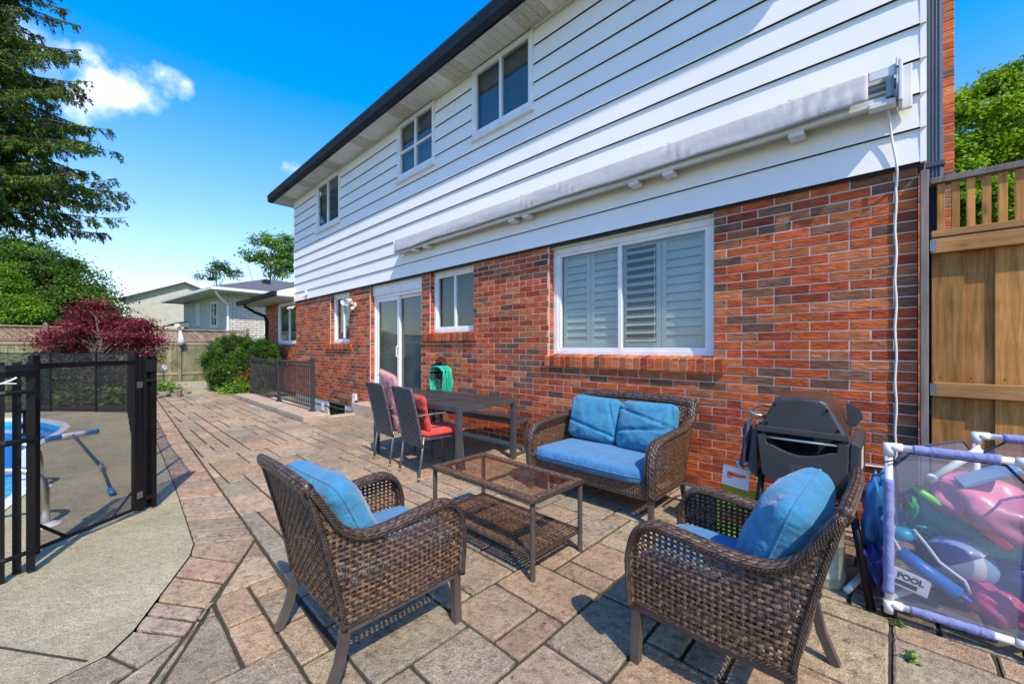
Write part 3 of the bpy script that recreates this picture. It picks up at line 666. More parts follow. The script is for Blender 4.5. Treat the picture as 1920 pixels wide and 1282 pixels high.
# windows
def frame_rect(mb,x0,x1,z0,z1,y0,y1,t,tb=None):
    tb=tb or t
    mb.box(x0,x1,y0,y1,z0,z0+tb); mb.box(x0,x1,y0,y1,z1-t,z1); mb.box(x0,x0+t,y0,y1,z0+tb,z1-t); mb.box(x1-t,x1,y0,y1,z0+tb,z1-t)
def window(x0,x1,z0,z1,y,parent,label=None,casing=.05,sash=.03,mull=None,backing='curtain',bars=None,sill=False,split=None):
    """y = face of the casing"""
    f=MB(); frame_rect(f,x0,x1,z0,z1,y,y+.06,casing)
    frame_rect(f,x0+casing,x1-casing,z0+casing,z1-casing,y+.012,y+.07,sash)
    xm=(x0+x1)/2 if mull is None else mull
    f.box(xm-.022,xm+.022,y+.009,y+.066,z0+casing+.003,z1-casing-.003)
    if bars is not None: f.box(x0+casing+.002,x1-casing-.002,y+.007,y+.064,bars-.018,bars+.018)
    if sill:
        f.prism([(y-.035,z0-.065),(y+.005,z0-.07),(y+.03,z0-.07),(y+.03,z0-.002),(y+.002,z0-.002),(y-.03,z0-.035)],'X',x0-.025,x1+.025)
    fo=f.build('window',MT['white'],parent,bev=.003,label=label)
    xa,xb=x0+casing+sash,x1-casing-sash; za,zb=z0+casing+sash,z1-casing-sash
    g=MB(); g.box(x0+casing,xm,y+.045,y+.049,z0+casing,z1-casing); g.box(xm,x1-casing,y+.033,y+.037,z0+casing,z1-casing); g.build('pane',MT['glass'],fo)
    if backing:
        b=MB(); b.add([(x0+.02,y+.12,z0+.02),(x1-.02,y+.12,z0+.02),(x1-.02,y+.12,z1-.02),(x0+.02,y+.12,z1-.02)],[(0,1,2,3)]); b.build('blind',MT[backing],fo)  # backing sheet; the near-black one puts a room's darkness into colour
    return fo
YF=WY+.09
wb=window(-3.115,-1.205,1.25,2.575,YF,house,'wide window with white plantation shutters',casing=.065,sash=.035,mull=-2.20,backing='darkroom')
# shutters
def louvres(mb,x0,x1,z0,z1,y,tilt,n):
    frame_rect(mb,x0,x1,z0,z1,y,y+.03,.052,.07)
    a,b=z0+.07,z1-.052; 
    for i in range(n):
        z=a+(i+.5)*(b-a)/n; h=(b-a)/n*.62
        dy=math.cos(tilt)*h; dz=math.sin(tilt)*h
        mb.prism([(y+.015-dy,z-dz),(y+.018-dy,z-dz-.004),(y+.015+dy,z+dz-.004),(y+.015+dy,z+dz)],'X',x0+.053,x1-.053)
bx=[-3.02,-2.62,-2.215,-1.76,-1.30]
for i,(tl) in enumerate([1.25,1.25,.62,1.28]):
    s=MB(); louvres(s,bx[i]+.003,bx[i+1]-.003,1.335,2.50,YF+.085,R_(90)-(1.57-tl)*1.0 if False else tl,12 if i!=2 else 12)
    if i==2: s.cyl((bx[i+1]-.07,YF+.075,1.45),(bx[i+1]-.07,YF+.075,2.42),.005,6)
    s.build('shutter',MT['shutter'],wb)
for q_ in((-3.15,-1.2,YF-.03,YF+.02,2.578,2.68),(-5.70,-4.56,YF-.03,YF+.02,2.60,2.68),(-7.80,-5.93,YF-.025,YF+.02,2.40,2.68),(-9.8,-8.76,YF-.03,YF+.02,2.58,2.68)):
    hd=MB(); hd.box(*q_); hd.build('head_trim',MT['white'],house,bev=.004)
window(-5.68,-4.565,1.60,2.598,YF,house,'small sliding window beside the patio door',casing=.06,backing='curtain')
window(-9.79,-8.765,1.45,2.578,YF,house,'narrow far ground-floor window',casing=.06,backing='curtain')
for i,(a,b,c,d) in enumerate(UPW):
    window(a,b,c,5.435 if i<2 else 5.40,SY-.035,house,['upstairs sliding window nearest the awning end','upstairs four-pane window','farthest upstairs window'][i],casing=.05,bars=(c+.46 if i==1 else None),sill=True,backing='screen')
# sliding door
dr=MB(); frame_rect(dr,-7.79,-5.935,.26,2.40,YF,YF+.09,.06,.05); frame_rect(dr,-7.73,-6.84,.31,2.34,YF+.02,YF+.055,.075); frame_rect(dr,-6.90,-5.99,.31,2.34,YF+.058,YF+.085,.055)
do=dr.build('sliding_door',MT['white'],house,bev=.003)
g=MB(); g.box(-7.66,-6.91,YF+.036,YF+.04,.38,2.27); g.box(-6.85,-6.04,YF+.07,YF+.074,.36,2.29); g.build('pane',MT['glass'],do)
b=MB(); b.box(-7.75,-6.86,YF+.12,YF+.13,.28,2.38); b.build('blind',MT['doorblind'],do); b=MB(); b.box(-6.86,-5.96,YF+.14,YF+.15,.28,2.38); b.build('screen',MT['screen'],do)
h=MB(); h.tube([(-6.88,YF+.02,1.15),(-6.88,YF-.02,1.18),(-6.88,YF-.02,1.36),(-6.88,YF+.02,1.39)],.009,8); h.build('handle',MT['white'],do)
st=MB(); st.box(-7.95,-5.9,3.63,WY-.002,-.01,.225); st.box(-7.93,-5.92,WY,YF+.02,.16,.256); st.build('step',MT['curb'],house,bev=.012)
# brick sills
def soldier(x0,x1,ztop,h=.125,out=.045):
    s=MB(); n=round((x1-x0)/.078); wv=(x1-x0)/n
    for i in range(n):
        c=brickcol(); a=x0+i*wv+.004; b=a+wv-.008
        s.prism([(WY-out,ztop-h),(WY+.1,ztop-h),(WY+.1,ztop+.03),(WY-out,ztop)],'X',a,b,c)
    o=s.build('brick_sill',MT['brick'],house,bev=.004)
    q=MB(); q.prism([(WY-out+.006,ztop-h+.004),(WY+.09,ztop-h+.004),(WY+.09,ztop+.024),(WY-out+.006,ztop-.004)],'X',x0+.01,x1-.01); q.build('sill_mortar',MT['mortar'],o)
soldier(-3.16,-1.10,1.245); soldier(-5.86,-4.46,1.575); soldier(-9.98,-8.6,1.425)
# basement window
wbm=MB(); frame_rect(wbm,-9.94,-8.99,-.39,.025,WY+.05,WY+.09,.03)
for k in range(1,4): wbm.box(-9.94+.2375*k-.006,-9.94+.2375*k+.006,WY+.055,WY+.085,-.37,.0)
wbm.box(-9.93,-9.0,WY+.056,WY+.084,-.19,-.178)
wo=wbm.build('window',MT['rail'],house,label='barred basement window in the stairwell'); g=MB(); g.box(-9.92,-9.01,WY+.1,WY+.104,-.38,.01); g.build('pane',MT['glass'],wo); g=MB(); g.box(-9.92,-9.01,WY+.15,WY+.154,-.38,.01); g.build('blind',MT['darkroom'],wo)  # last sheet is near-black, standing in for the unlit basement
# wall boxes, vent, outlet
bxm=MB(); bxm.box(-8.52,-8.36,WY-.05,WY,.20,.34); bxm.box(-8.49,-8.39,WY-.07,WY-.05,.05,.22); bxm.build('outlet_box',MT['pvc'],house,bev=.01)
bxm=MB(); bxm.box(-8.47,-8.40,WY-.012,WY,.50,.60); bxm.build('outlet_cover',MT['alu'],house,bev=.004)
bxm=MB(); bxm.box(-10.33,-10.22,WY-.01,WY+.015,-.22,-.05); bxm.build('outlet_cover',MT['pvc'],house,bev=.004)
# downspout and chimney at the near corner
ds=MB()
prof=[]
for k in range(9): prof+= [(.165+.0085*k,4.0-(.006 if k%2 else 0))]
prof=[(.160,4.05)]+prof+[(.243,4.05)]
ds.prism(prof,'Z',0,5.45); ds.box(.155,.25,3.985,4.06,2.60,2.63); ds.box(.155,.25,3.985,4.06,.9,.93); ds.build('downspout',MT['down'],house)
ch=MB(); brickwall(ch,.0,.352,.0,7.8,4.75,face='Y',headers=False,anchor=.352); 
chm=ch.build('chimney',MT['brick'],house); q=MB(); q.box(.02,.344,4.7575,5.9,0,7.8); q.build('chimney_core',MT['mortar'],chm)
# one-storey wing at the far end
wg=MB(); brickwall(wg,-15.72,HX0,.0,2.75,4.12,[(-14.30,-12.25,1.45,2.74)],anchor=-15.72); 
for r in range(37): onebrick(wg,4.13,9,r*BH,(r+1)*BH,-15.72,th=.03,face='X') if False else None
wgo=wg.build('wing_wall',MT['brick'],house); q=MB(); holewall(q,-15.71,HX0,.0,2.75,4.1275,[(-14.30,-12.25,1.45,2.74)]); q.box(-15.71,-12.3,9,9.1,0,2.75); q.box(-15.71,-15.6,4.14,9,0,2.75); q.build('wing_mortar',MT['mortar'],wgo)
window(-14.30,-12.3,1.45,2.72,4.10,house,'wide sliding window in the far wing',casing=.07,backing='curtain')
ws=MB(); ws.box(-16.25,HX0-.02,3.46,4.13,2.75,2.765); ws.box(-16.25,-15.7,4.13,9.3,2.75,2.765); ws.build('wing_soffit',MT['soffit'],house)
wgt=MB(); wgt.prism([(3.46,2.75),(3.42,2.75),(3.38,2.80),(3.36,2.86),(3.375,2.86),(3.46,2.86)],'X',-16.3,HX0-.05); wgt.box(-16.3,-16.27,3.46,9.3,2.75,2.87); wgt.build('gutter',MT['gutter'],house)
wf=MB(); wf.prism([(3.46,2.745),(SY+.02,2.745),(SY+.02,3.06),(3.46,2.88)],'X',HX0-.045,HX0-.02); wf.build('wing_fascia',MT['siding'],house)
wr=MB(); wr.add([(-16.3,3.38,2.875),(HX0-.02,3.38,2.875),(HX0-.02,7,4.05),(-14.2,7,4.05)],[(0,1,2,3)]); wr.add([(-16.3,3.38,2.875),(-14.2,7,4.05),(-16.3,9.4,2.875)],[(0,1,2)]); wr.build('roof',MT['shingle'],house,solid=.03,label='grey shingled roof of the far wing')
wd=MB(); pts=[(-15.45,3.42,2.80),(-15.45,3.45,2.68),(-15.45,3.75,2.50),(-15.45,4.02,2.40),(-15.45,4.07,2.25),(-15.45,4.07,.1)]; wd.tube(pts,.045,8); wd.build('downspout',MT['black'],house)
# camera, floodlight, hose, cable, awning are separate things
t=thing('security_camera','small white security camera under the eave of the far wing','camera',(-12.24,3.9,2.50),world=True)
s=MB(); s.cyl((-12.19,3.86,2.46),(-12.37,3.80,2.44),.035,16); s.build('housing',MT['white'],t,smooth=False); s=MB(); s.cyl((-12.370,3.80,2.44),(-12.385,3.796,2.439),.027,16); s.build('lens',MT['black'],t); s=MB(); s.cyl((-12.2,3.95,2.50),(-12.24,3.85,2.465),.014,10); s.lathe([(0,0),(.035,0),(.035,.02),(0,.02)],(-12.2,3.9,2.49),16); s.build('bracket',MT['white'],t)
t=thing('security_camera','small dark camera on the white siding above the stairwell','camera',(-11.2,3.86,2.74),world=True)
s=MB(); s.box(-11.25,-11.13,3.845,3.875,2.72,2.84); s.cyl((-11.19,3.86,2.72),(-11.28,3.74,2.66),.022,12); s.cyl((-11.19,3.86,2.75),(-11.4,3.78,2.71),.012,8); s.build('housing',MT['white'],t)
t=thing('floodlight','white twin floodlight mounted on the brick between window and patio door','lamp',(-8.6,3.92,2.3),world=True)
s=MB(); s.cyl((-8.47,3.93,2.26),(-8.47,3.90,2.26),.065,20); s.build('wall_plate',MT['white'],t)
for (dx,dy,dz,hx) in [(-.14,-.12,.0,-.6),(.06,-.14,.02,.25)]:
    s=MB(); c=Vector((-8.47+dx,3.90+dy,2.31+dz)); d=Vector((hx,-.75,-.35)).normalized(); Mx=Matrix.Translation(c)@d.to_track_quat('Z','Y').to_matrix().to_4x4()
    s.lathe([(0,-.08),(.03,-.08),(.045,-.05),(.06,0),(.075,.07),(.08,.075),(.07,.06),(.03,.02),(0,.015)],n=20,M_=Mx); s.tube([(-8.47,3.91,2.27),tuple(c-d*.07)],.014,8); s.build('lamp_head',MT['white'],t,smooth=True)
s=MB(); s.lathe([(0,-.04),(.03,-.035),(.04,-.01),(.035,.02),(0,.03)],(-8.45,3.86,2.19),16); s.build('motion_sensor',MT['white'],t,smooth=True)
# awning: retracted fabric valance in front of a cassette
aw=thing('retractable_awning','long folded grey fabric awning fixed to the white siding above the ground floor windows','awning',(-3.2,3.8,3.1),world=True)
AX0,AX1=-6.42,.02; AYF=3.70
def val(u,v):
    x=AX0+.02+(AX1-.17-AX0)*u
    n=noise.noise(Vector((x*1.3,v*1.5,3)))*.007+noise.noise(Vector((x*5,v*3,8)))*.003+max(0,noise.noise(Vector((x*1.1,0,7)))-.25)*.05*math.sin(v*6+x*9)*v
    z=3.255-.20*v*(1+.18*noise.noise(Vector((x*.9,1,5))))-(.012*abs(noise.noise(Vector((x*2.5,2,2)))) if v>.9 else 0)
    for xc in(-5.6,-4.9,-3.3,-2.7,-1.45,-.5,-.3): n+=.008*math.exp(-((x-xc-.22*(v-.5))/.05)**2)*math.sin((x-xc)*60+v*3)
    y=AYF-.012*math.sin(v*2.2)+n
    return Vector((x,y,z))
s=MB(); s.grid(val,260,10); s.grid(lambda u,v:Vector((AX0+.02+(AX1-.17-AX0)*u,AYF+.002+v*.10,3.256+.012*math.sin(v*3)+.006*v)),60,4); s.build('fabric',MT['awning'],aw,smooth=True,solid=.003)
s=MB(); s.box(AX0-.04,AX1-.03,3.735,3.775,3.02,3.075); s.box(AX0,AX1-.05,3.755,3.80,3.10,3.21); s.build('front_rail',MT['pvc'],aw,bev=.006)
s=MB(); s.box(AX0+.1,AX1-.1,3.80,3.868,3.045,3.235); s.build('cassette',MT['awning'],aw,bev=.01)
for x in(-5.9,-5.55,-3.6,-3.35,-1.9,-1.55,-.55): 
    s=MB(); s.box(x-.05,x+.05,3.745,3.865,2.985,3.03); s.cyl((x-.02,3.76,2.98),(x-.02,3.76,3.0),.012,8); s.build('bracket',MT['pvc'],aw,bev=.003)
s=MB(); s.box(AX1+.0,AX1+.022,3.70,3.868,3.0,3.28); s.box(AX1+.0,AX1+.07,3.84,3.868,2.99,3.29); s.box(AX1-.15,AX1-.01,3.715,3.73,3.19,3.26); s.box(AX1-.15,AX1-.01,3.72,3.80,3.0,3.04); s.build('end_bracket',MT['pvc'],aw,bev=.006)
s=MB(); s.cyl((AX1-.15,3.77,3.15),(AX1-.01,3.77,3.15),.035,14); s.box(AX1-.06,AX1-.02,3.71,3.75,3.05,3.18); s.box(AX1-.012,AX1-.008,3.70,3.80,3.03,3.29); s.build('roller',MT['alu'],aw)
s=MB(); s.box(AX0-.05,AX0-.01,3.70,3.868,3.03,3.24); s.build('end_bracket',MT['pvc'],aw,bev=.006)
# white cable
cpts=[(-.03,3.80,3.01),(-.025,3.86,2.95),(-.01,3.865,2.80),(.01,3.862,2.66),(.015,3.86,2.58),(.012,3.918,2.50)]
for k in range(26): cpts.append((.008+.004*math.sin(k*1.3),3.921,2.48-k*.075))
cpts+=[(.0,3.921,.52),(-.04,3.921,.495),(-.3,3.921,.485),(-.8,3.921,.49)]
s=MB(); s.tube(cpts,.0075,8); tag(s.build('cable',MT['pvc'],smooth=True),'white cable running from the awning down the brick corner','cable')
# hose and holder
t=thing('hose_holder','ornate black iron hose holder on the brick under the small window','hose holder',(-5.2,3.93,.9),world=True)
s=MB()
cx,cz=-5.33,1.02
for k in range(9):
    a=math.pi*k/8; s.tube([(cx+.13*math.cos(a)*q,3.915-.03*math.sin(q*2.5),cz+.17*math.sin(a)*q) for q in(.2,.45,.7,1)],.006,6)
s.tube([(cx+.14*math.cos(a),3.90,cz+.17*math.sin(a)) for a in [2*math.pi*i/24 for i in range(24)]],.009,6,closed=True)
s.tube([(cx+.07*math.cos(a),3.89,cz+.09*math.sin(a)) for a in [2*math.pi*i/16 for i in range(16)]],.007,6,closed=True)
for k in range(6):
    a=k*1.05; s.tube([(cx+.1*math.cos(a)+.03*math.cos(b),3.885,cz-.08+.08*math.sin(a)+.03*math.sin(b)) for b in [2*math.pi*i/8 for i in range(8)]],.006,5,closed=True)
s.box(cx-.02,cx+.02,3.70,3.925,.93,.96); s.build('scroll_bracket',MT['black'],t)
s=MB(); s.tube([(-5.33+.15*math.cos(a),3.80,.95+.12*math.sin(a)) for a in [math.pi*i/12 for i in range(13)]],.02,8); s.build('hose_cradle',MT['black'],t)
MT['hose']=mat('green_hose',(.01,.42,.25),.4,(.02,.52,.36),5)
s=MB(); pts=[]
random.seed(3)
for k in range(9):
    ww=.165+.008*(k%4); hh=.50+.05*random.random(); yy=3.72+.022*k; ox=-5.22+random.uniform(-.01,.01)
    for i in range(24):
        a=2*math.pi*i/24
        x=ox+ww*math.cos(a)*(1.0+(.1 if math.sin(a)<0 else 0)); z=.98+(.07*math.sin(a) if math.sin(a)>0 else hh*math.sin(a)) 
        pts.append((x,yy+.022*i/24,z))
s.tube(pts,.0095,8); tag(s.build('garden_hose',MT['hose'],smooth=True),'coiled bright green garden hose hanging on the black holder','hose')
# ------------------------------------------------------------------ wicker furniture
def ribbon(mb,pts,nrm,wid,th,col):
    """flat three-strand strip along pts; nrm per point"""
    m=len(pts); vs=[]
    for i,p in enumerate(pts):
        t=(pts[min(i+1,m-1)]-pts[max(i-1,0)])
        if t.length<1e-9: t=Vector((0,0,1))
        t.normalize(); n=nrm[i]; b=t.cross(n).normalized()*(wid/2)
        vs+=[p-b,p-b*.6+n*th,p+b*.6+n*th,p+b,p-n*th*.7]
    fs=[];uv=[]
    for i in range(m-1):
        a=i*5;c=a+5
        for k,(p,q) in enumerate(((0,1),(1,2),(2,3),(3,4),(4,0))):
            fs.append((a+p,a+q,c+q,c+p)); vv=[0,.2,.8,1,.5]
            uv.append([(i,vv[p]),(i,vv[q]),(i+1,vv[q]),(i+1,vv[p])])
    mb.add(vs,fs,col,uv)
def weave(mb,surf,U,V,pu,pv,wu,wv,inside=None,amp=.003,rnd=random):
    """surf(u,v)->(pos,normal) u,v in metres; strands along v spaced pu, along u spaced pv"""
    nu=max(2,int(round(U/pu))); nv=max(2,int(round(V/pv))); du=U/nu; dv=V/nv
    inside=inside or (lambda u,v:True)
    def tone():
        k=rnd.uniform(.7,1.35); return (k,k*rnd.uniform(.93,1.03),k*rnd.uniform(.88,1.05))
    def run(pts,ns,wd,c):
        if len(pts)>2: ribbon(mb,pts,ns,wd,.0016,c)
    for i in range(nu+1):
        u=i*du; c=tone(); P=[];Q=[]
        for k in range(2*nv+1):
            v=k*dv/2
            if not inside(u,v):
                run(P,Q,wu,c);P=[];Q=[];continue
            o=0 if k%2 else amp*(1 if (i+k//2)%2 else -1)
            p,n=surf(u,v); P.append(p+n*o);Q.append(n)
        run(P,Q,wu,c)
    for j in range(nv+1):
        v=j*dv; c=tone(); P=[];Q=[]
        for k in range(2*nu+1):
            u=k*du/2
            if not inside(u,v):
                run(P,Q,wv,c);P=[];Q=[];continue
            o=0 if k%2 else -amp*(1 if (j+k//2)%2 else -1)
            p,n=surf(u,v); P.append(p+n*o);Q.append(n)
        run(P,Q,wv,c)
def interp(tab,x):
    if x<=tab[0][0]: return tab[0][1]
    for (a,b),(c,d) in zip(tab,tab[1:]):
        if x<=c: return b+(d-b)*(x-a)/(c-a)
    return tab[-1][1]
def pillow(mb,W,H,D,Mx,seed=0,p=2.6,n=40,wr=.012,pinch=.06,folds=()):
    """soft cushion: W wide (x), H tall (z), D thick (y)"""
    rng=random.Random(seed); off=Vector((rng.uniform(0,50),rng.uniform(0,50),rng.uniform(0,50)))
    for side in(1,-1):
        def fn(u,v):
            a=2*u-1;b=2*v-1
            # concentrate samples near the rim
            a=math.copysign(abs(a)**.8,a); b=math.copysign(abs(b)**.8,b)
            rim=(1-abs(a)**p)*(1-abs(b)**p); t=max(rim,0)**.42
            q=1-pinch*((1-abs(a))*0+abs(b)**4*(1-abs(a)**2))-0
            x=a*W/2*(1-pinch*(1-abs(b)**2)*abs(a)**3*.6); z=b*H/2*(1-pinch*(1-abs(a)**2)*abs(b)**3*.6)
            w_=noise.noise(Vector((a*1.6,b*1.3,side*2))+off)*wr*1.3+noise.noise(Vector((a*4,b*2.2,side*3))+off)*wr*.7
            r_=math.hypot(abs(a)-1,abs(b)-1); w_+=math.sin(math.atan2(1-abs(b),1-abs(a)+1e-6)*9+off.x)*wr*.55*math.exp(-r_*2.2)*min(1,r_*6)
            for (fa,fb,fs_,fw) in folds:
                dd=(a*fs_[0]+b*fs_[1])-fa; w_-=fb*math.exp(-(dd/fw)**2)
            y=side*(D/2*t+w_*min(1,t*1.5)*(1 if t>0 else 0))
            # soften corners
            cr=max(0,abs(a)+abs(b)-1.72)/.28
            k=1-.09*cr
            return Mx@Vector((x*k,y,z*k))
        mb.grid(fn,n,n,flip=(side==1))
def wicker_seat(name,label,cat,loc,rz,Wd,prof,dep,zr,backlean,legw=.042,panel_pitch=(.025,.020),group=None,tightarm=False):
    """local: faces -Y, width along X centred, front at y=0, depth to +Y. prof: arm profile (t,z)"""
    root=thing(name,label,cat,loc,rz,group)
    hw=Wd/2; zb=zr
    # legs
    for sx in(-1,1):
        lg=MB(); x=sx*(hw-.03)
        lg.tube([(x,.03,zb+.02),(x,.02,0)],legw/2*1.25,4,up=(1,1,0)); lg.build('leg',MT['brownmetal'],root)
        lg=MB(); lg.tube([(x,dep-.03,zb+.02),(x,dep-.0,.12),(x,dep+.05,0)],legw/2*1.15,4,up=(1,1,0)); lg.build('leg',MT['brownmetal'],root)
    fr=MB()
    fr.box(-hw+.01,-hw+.05,.03,dep-.02,zb-.02,zb+.015); fr.box(hw-.05,hw-.01,.03,dep-.02,zb-.02,zb+.015)
    fr.box(-hw+.05,hw-.05,.02,.055,zb-.02,zb+.015); fr.box(-hw+.05,hw-.05,dep-.055,dep-.02,zb-.02,zb+.015)
    fr.build('seat_frame',MT['brownmetal'],root,bev=.003)
    bt=prof[-1]; zt=bt[1]; tb=bt[0]
    # arm surface normals and weave panels
    zmax=max(z for t,z in prof)
    def backy(z): 
        s=max(0,(z-zb)/(zt-zb)); return dep-.02+(tb-dep+.02)*s**1.25
    for sx in(-1,1):
        x=sx*(hw-.012)
        def surf(u,v,x=x,sx=sx):
            z=zb+.012+v; bow=.012*math.sin(math.pi*min(1,u/dep)); return Vector((x+sx*bow,.012+u,z)),Vector((sx,0,0))
        armz=lambda y:interp(prof,y)
        ins=lambda u,v:(zb+.012+v)<armz(.012+u)-.008 and (.012+u)<backy(zb+.012+v)+.005
        U_=tb-.012; V_=zt-zb-.012
        mb=MB(); weave(mb,surf,U_,V_,panel_pitch[0],panel_pitch[1],.0138,.0118,ins,rnd=random.Random(int(sx*7+Wd*100)))
        mb.build('arm_panel',MT['wicker'],root)
        # arm roll
        P=[(0.012,zb)]+[(t,z) for t,z in prof]
        # resample with catmull
        Q=[];m_=len(P)
        for i in range(m_-1):
            p0,p1,p2,p3=[Vector((P[max(0,min(m_-1,i+q))][0],P[max(0,min(m_-1,i+q))][1])) for q in(-1,0,1,2)]
            for s in range(5):
                t=s/5; Q.append(.5*((2*p1)+(-p0+p2)*t+(2*p0-5*p1+4*p2-p3)*t*t+(-p0+3*p1-3*p2+p3)*t**3))
        Q.append(Vector(P[-1]))
        rl=MB(); xr=sx*(hw-.030 if not tightarm else hw-.03)
        rl.tube([(xr+sx*(.008 if q.y<zt-.1 else 0),q.x,q.y) for q in Q],.017,12,rx=.040,up=(1,0,0)); rl.build('arm_rest',MT['wickroll'],root,smooth=True)
        bc=MB(); bc.tube([(sx*(hw-.008),y_,zb+.018) for y_ in [.01+(dep-.01)*q_/14 for q_ in range(15)]],.0095,8); bc.build('bottom_cord',MT['wickcord'],root,smooth=True)
        rc=MB(); rc.tube([(sx*(hw+.006),q.x,q.y-.006) for q in Q],.0125,10); rc.tube([(sx*(hw-.068),q.x,q.y-.006) for q in Q[4:]],.010,8)
        rc.build('arm_cord',MT['wickcord'],root,smooth=True)
    # back panel
    def bs(u,v):
        z=zb+.01+v; y=backy(z)+.012*math.sin(math.pi*u/(Wd-.03)); return Vector((-hw+.015+u,y,z)),Vector((0,1,-.25)).normalized()
    crest=lambda u:zt-.018+.02*math.sin(math.pi*u/(Wd-.03))
    mb=MB(); weave(mb,bs,Wd-.03,zt-zb+.01,panel_pitch[0],panel_pitch[1],.0138,.0118,lambda u,v:zb+.01+v<crest(u),rnd=random.Random(5)); 
    mb.build('back_panel',MT['wicker'],root)
    tr=MB(); pts=[]
    for i in range(25):
        u=i/24; pts.append((-hw+.02+u*(Wd-.04),backy(zt)+.012*math.sin(math.pi*u),zt-.01+.02*math.sin(math.pi*u)))
    tr.tube(pts,.022,12,rx=.036 if Wd<1 else .046,up=(0,.35,1)); tr.build('top_rail',MT['wickroll'],root,smooth=True)
    # apron and seat deck
    ap=MB()
    def asf(u,v): return Vector((-hw+.03+u,.018,zb+.01+v)),Vector((0,-1,0))
    weave(ap,asf,Wd-.06,.10,panel_pitch[0]*.9,.0165,.019,.0145,rnd=random.Random(9)); ap.build('front_apron',MT['wicker'],root)
    dk_=MB()
    dk_.box(-hw+.04,hw-.04,.03,dep-.05,zb+.075,zb+.09); dk_.build('seat_deck',MT['brownmetal'],root)
    for sx_ in(-1,1):
        cs=MB(); cs.tube([(sx_*(hw-.012),backy(z)+.004,z) for z in [zb+(zt-zb)*q/12 for q in range(13)]],.011,8); cs.build('back_cord',MT['wickcord'],root,smooth=True)
    return root
AP=[(.0,.42),(.006,.50),(.028,.565),(.07,.605),(.13,.62),(.25,.61),(.40,.595),(.50,.600),(.57,.63),(.62,.68),(.665,.755),(.715,.835)]
chL=wicker_seat('wicker_armchair','brown wicker armchair at left with its back to the camera, slumped round blue pillow','armchair',(-1.855,1.265,0),R_(180),.63,AP,.60,.25,.14,group='two wicker armchairs')
chR=wicker_seat('wicker_armchair','brown wicker armchair at right in front of the grill and pool toys','armchair',(-.83,1.91,0),R_(-90),.63,AP,.60,.25,.14,group='two wicker armchairs')
LP_=[(.0,.40),(.008,.48),(.035,.555),(.09,.605),(.20,.625),(.35,.638),(.55,.645),(.68,.655),(.77,.685),(.83,.725),(.88,.78),(.925,.85)]
lv=wicker_seat('wicker_loveseat','brown wicker loveseat with two blue back cushions against the brick wall','loveseat',(-1.935,2.90,0),0,1.26,LP_,.66,.20,.2,panel_pitch=(.024,.019))
# cushions (rest on the seats: things of their own)
def cushion(name,label,W,H,D,loc,rot,mat_,seed=0,p=2.6,wr=.012,group=None,pinch=.06,cat='cushion',folds=(),n=44):
    mb=MB(); pillow(mb,W,H,D,Matrix.Identity(4),seed,p,wr=wr,pinch=pinch,folds=folds,n=n)
    o=mb.build(name,mat_,smooth=True,merge=True); o.location=loc; o.rotation_euler=rot
    if wr<.02:
        lp=[]; q=28
        for i in range(4*q):
            k=i//q; t=2*(i%q)/q-1; a,b=[(t,-1),(1,t),(-t,1),(-1,-t)][k]
            x=a*W/2*(1-pinch*(1-abs(b)**2)*abs(a)**3*.6); z=b*H/2*(1-pinch*(1-abs(a)**2)*abs(b)**3*.6)
            k2=1-.09*max(0,abs(a)+abs(b)-1.72)/.28; lp.append((x*k2,0,z*k2))
        s_=MB(); s_.tube(lp,.0045,6,closed=True); s_.build('piping',mat_,o,smooth=True)
    return tag(o,label,cat,group)
# seat cushions: W along x, H along depth -> rotate flat
cushion('seat_cushion','flat blue seat cushion on the left armchair',.53,.58,.10,(-1.855,.985,.395),(R_(-90),0,R_(180)),MT['cushseat'],1,9,.004,'seat cushions on the armchairs',.0)
cushion('seat_cushion','flat blue seat cushion on the right armchair',.53,.58,.10,(-.55,1.91,.395),(R_(-90),0,R_(-90)),MT['cushseat'],2,9,.004,'seat cushions on the armchairs',.0)
cushion('seat_cushion','long flat blue seat cushion of the loveseat',1.15,.66,.13,(-1.935,3.205,.35),(R_(-90),0,0),MT['cushseat'],3,12,.004,None,.0)
cushion('back_pillow','puffy blue pillow slumped sideways in the left armchair',.58,.48,.25,(-1.90,.765,.585),(R_(-27),R_(0),R_(183)),MT['cush'],4,2.4,.016,'pillows on the armchairs',.05,folds=((.3,.018,(.9,.4),.06),))
cushion('back_pillow','puffy wrinkled blue pillow standing in the right armchair before the grill',.54,.48,.25,(-.315,1.93,.61),(R_(-20),R_(4),R_(-93)),MT['cush'],5,2.4,.016,'pillows on the armchairs',.05,folds=((.45,.02,(.2,1),.05),(-.1,.012,(.7,.5),.05),(-.35,.012,(.8,.3),.05)))
cushion('back_cushion','left blue back cushion on the loveseat',.56,.44,.20,(-2.20,3.52,.635),(R_(-16),R_(2),R_(2)),MT['cush'],6,3.0,.016,'back cushions on the loveseat',.03,folds=((-.45,.02,(.25,1),.07),(.8,.02,(1,.3),.05)))
cushion('back_cushion','right blue back cushion on the loveseat, more wrinkled',.57,.46,.21,(-1.64,3.50,.625),(R_(-17),R_(-1),R_(-2)),MT['cush'],7,3.0,.018,'back cushions on the loveseat',.03,folds=((-.15,.03,(-.15,1),.06),(.35,.018,(.3,1),.05),(.9,.03,(.95,.15),.05)))
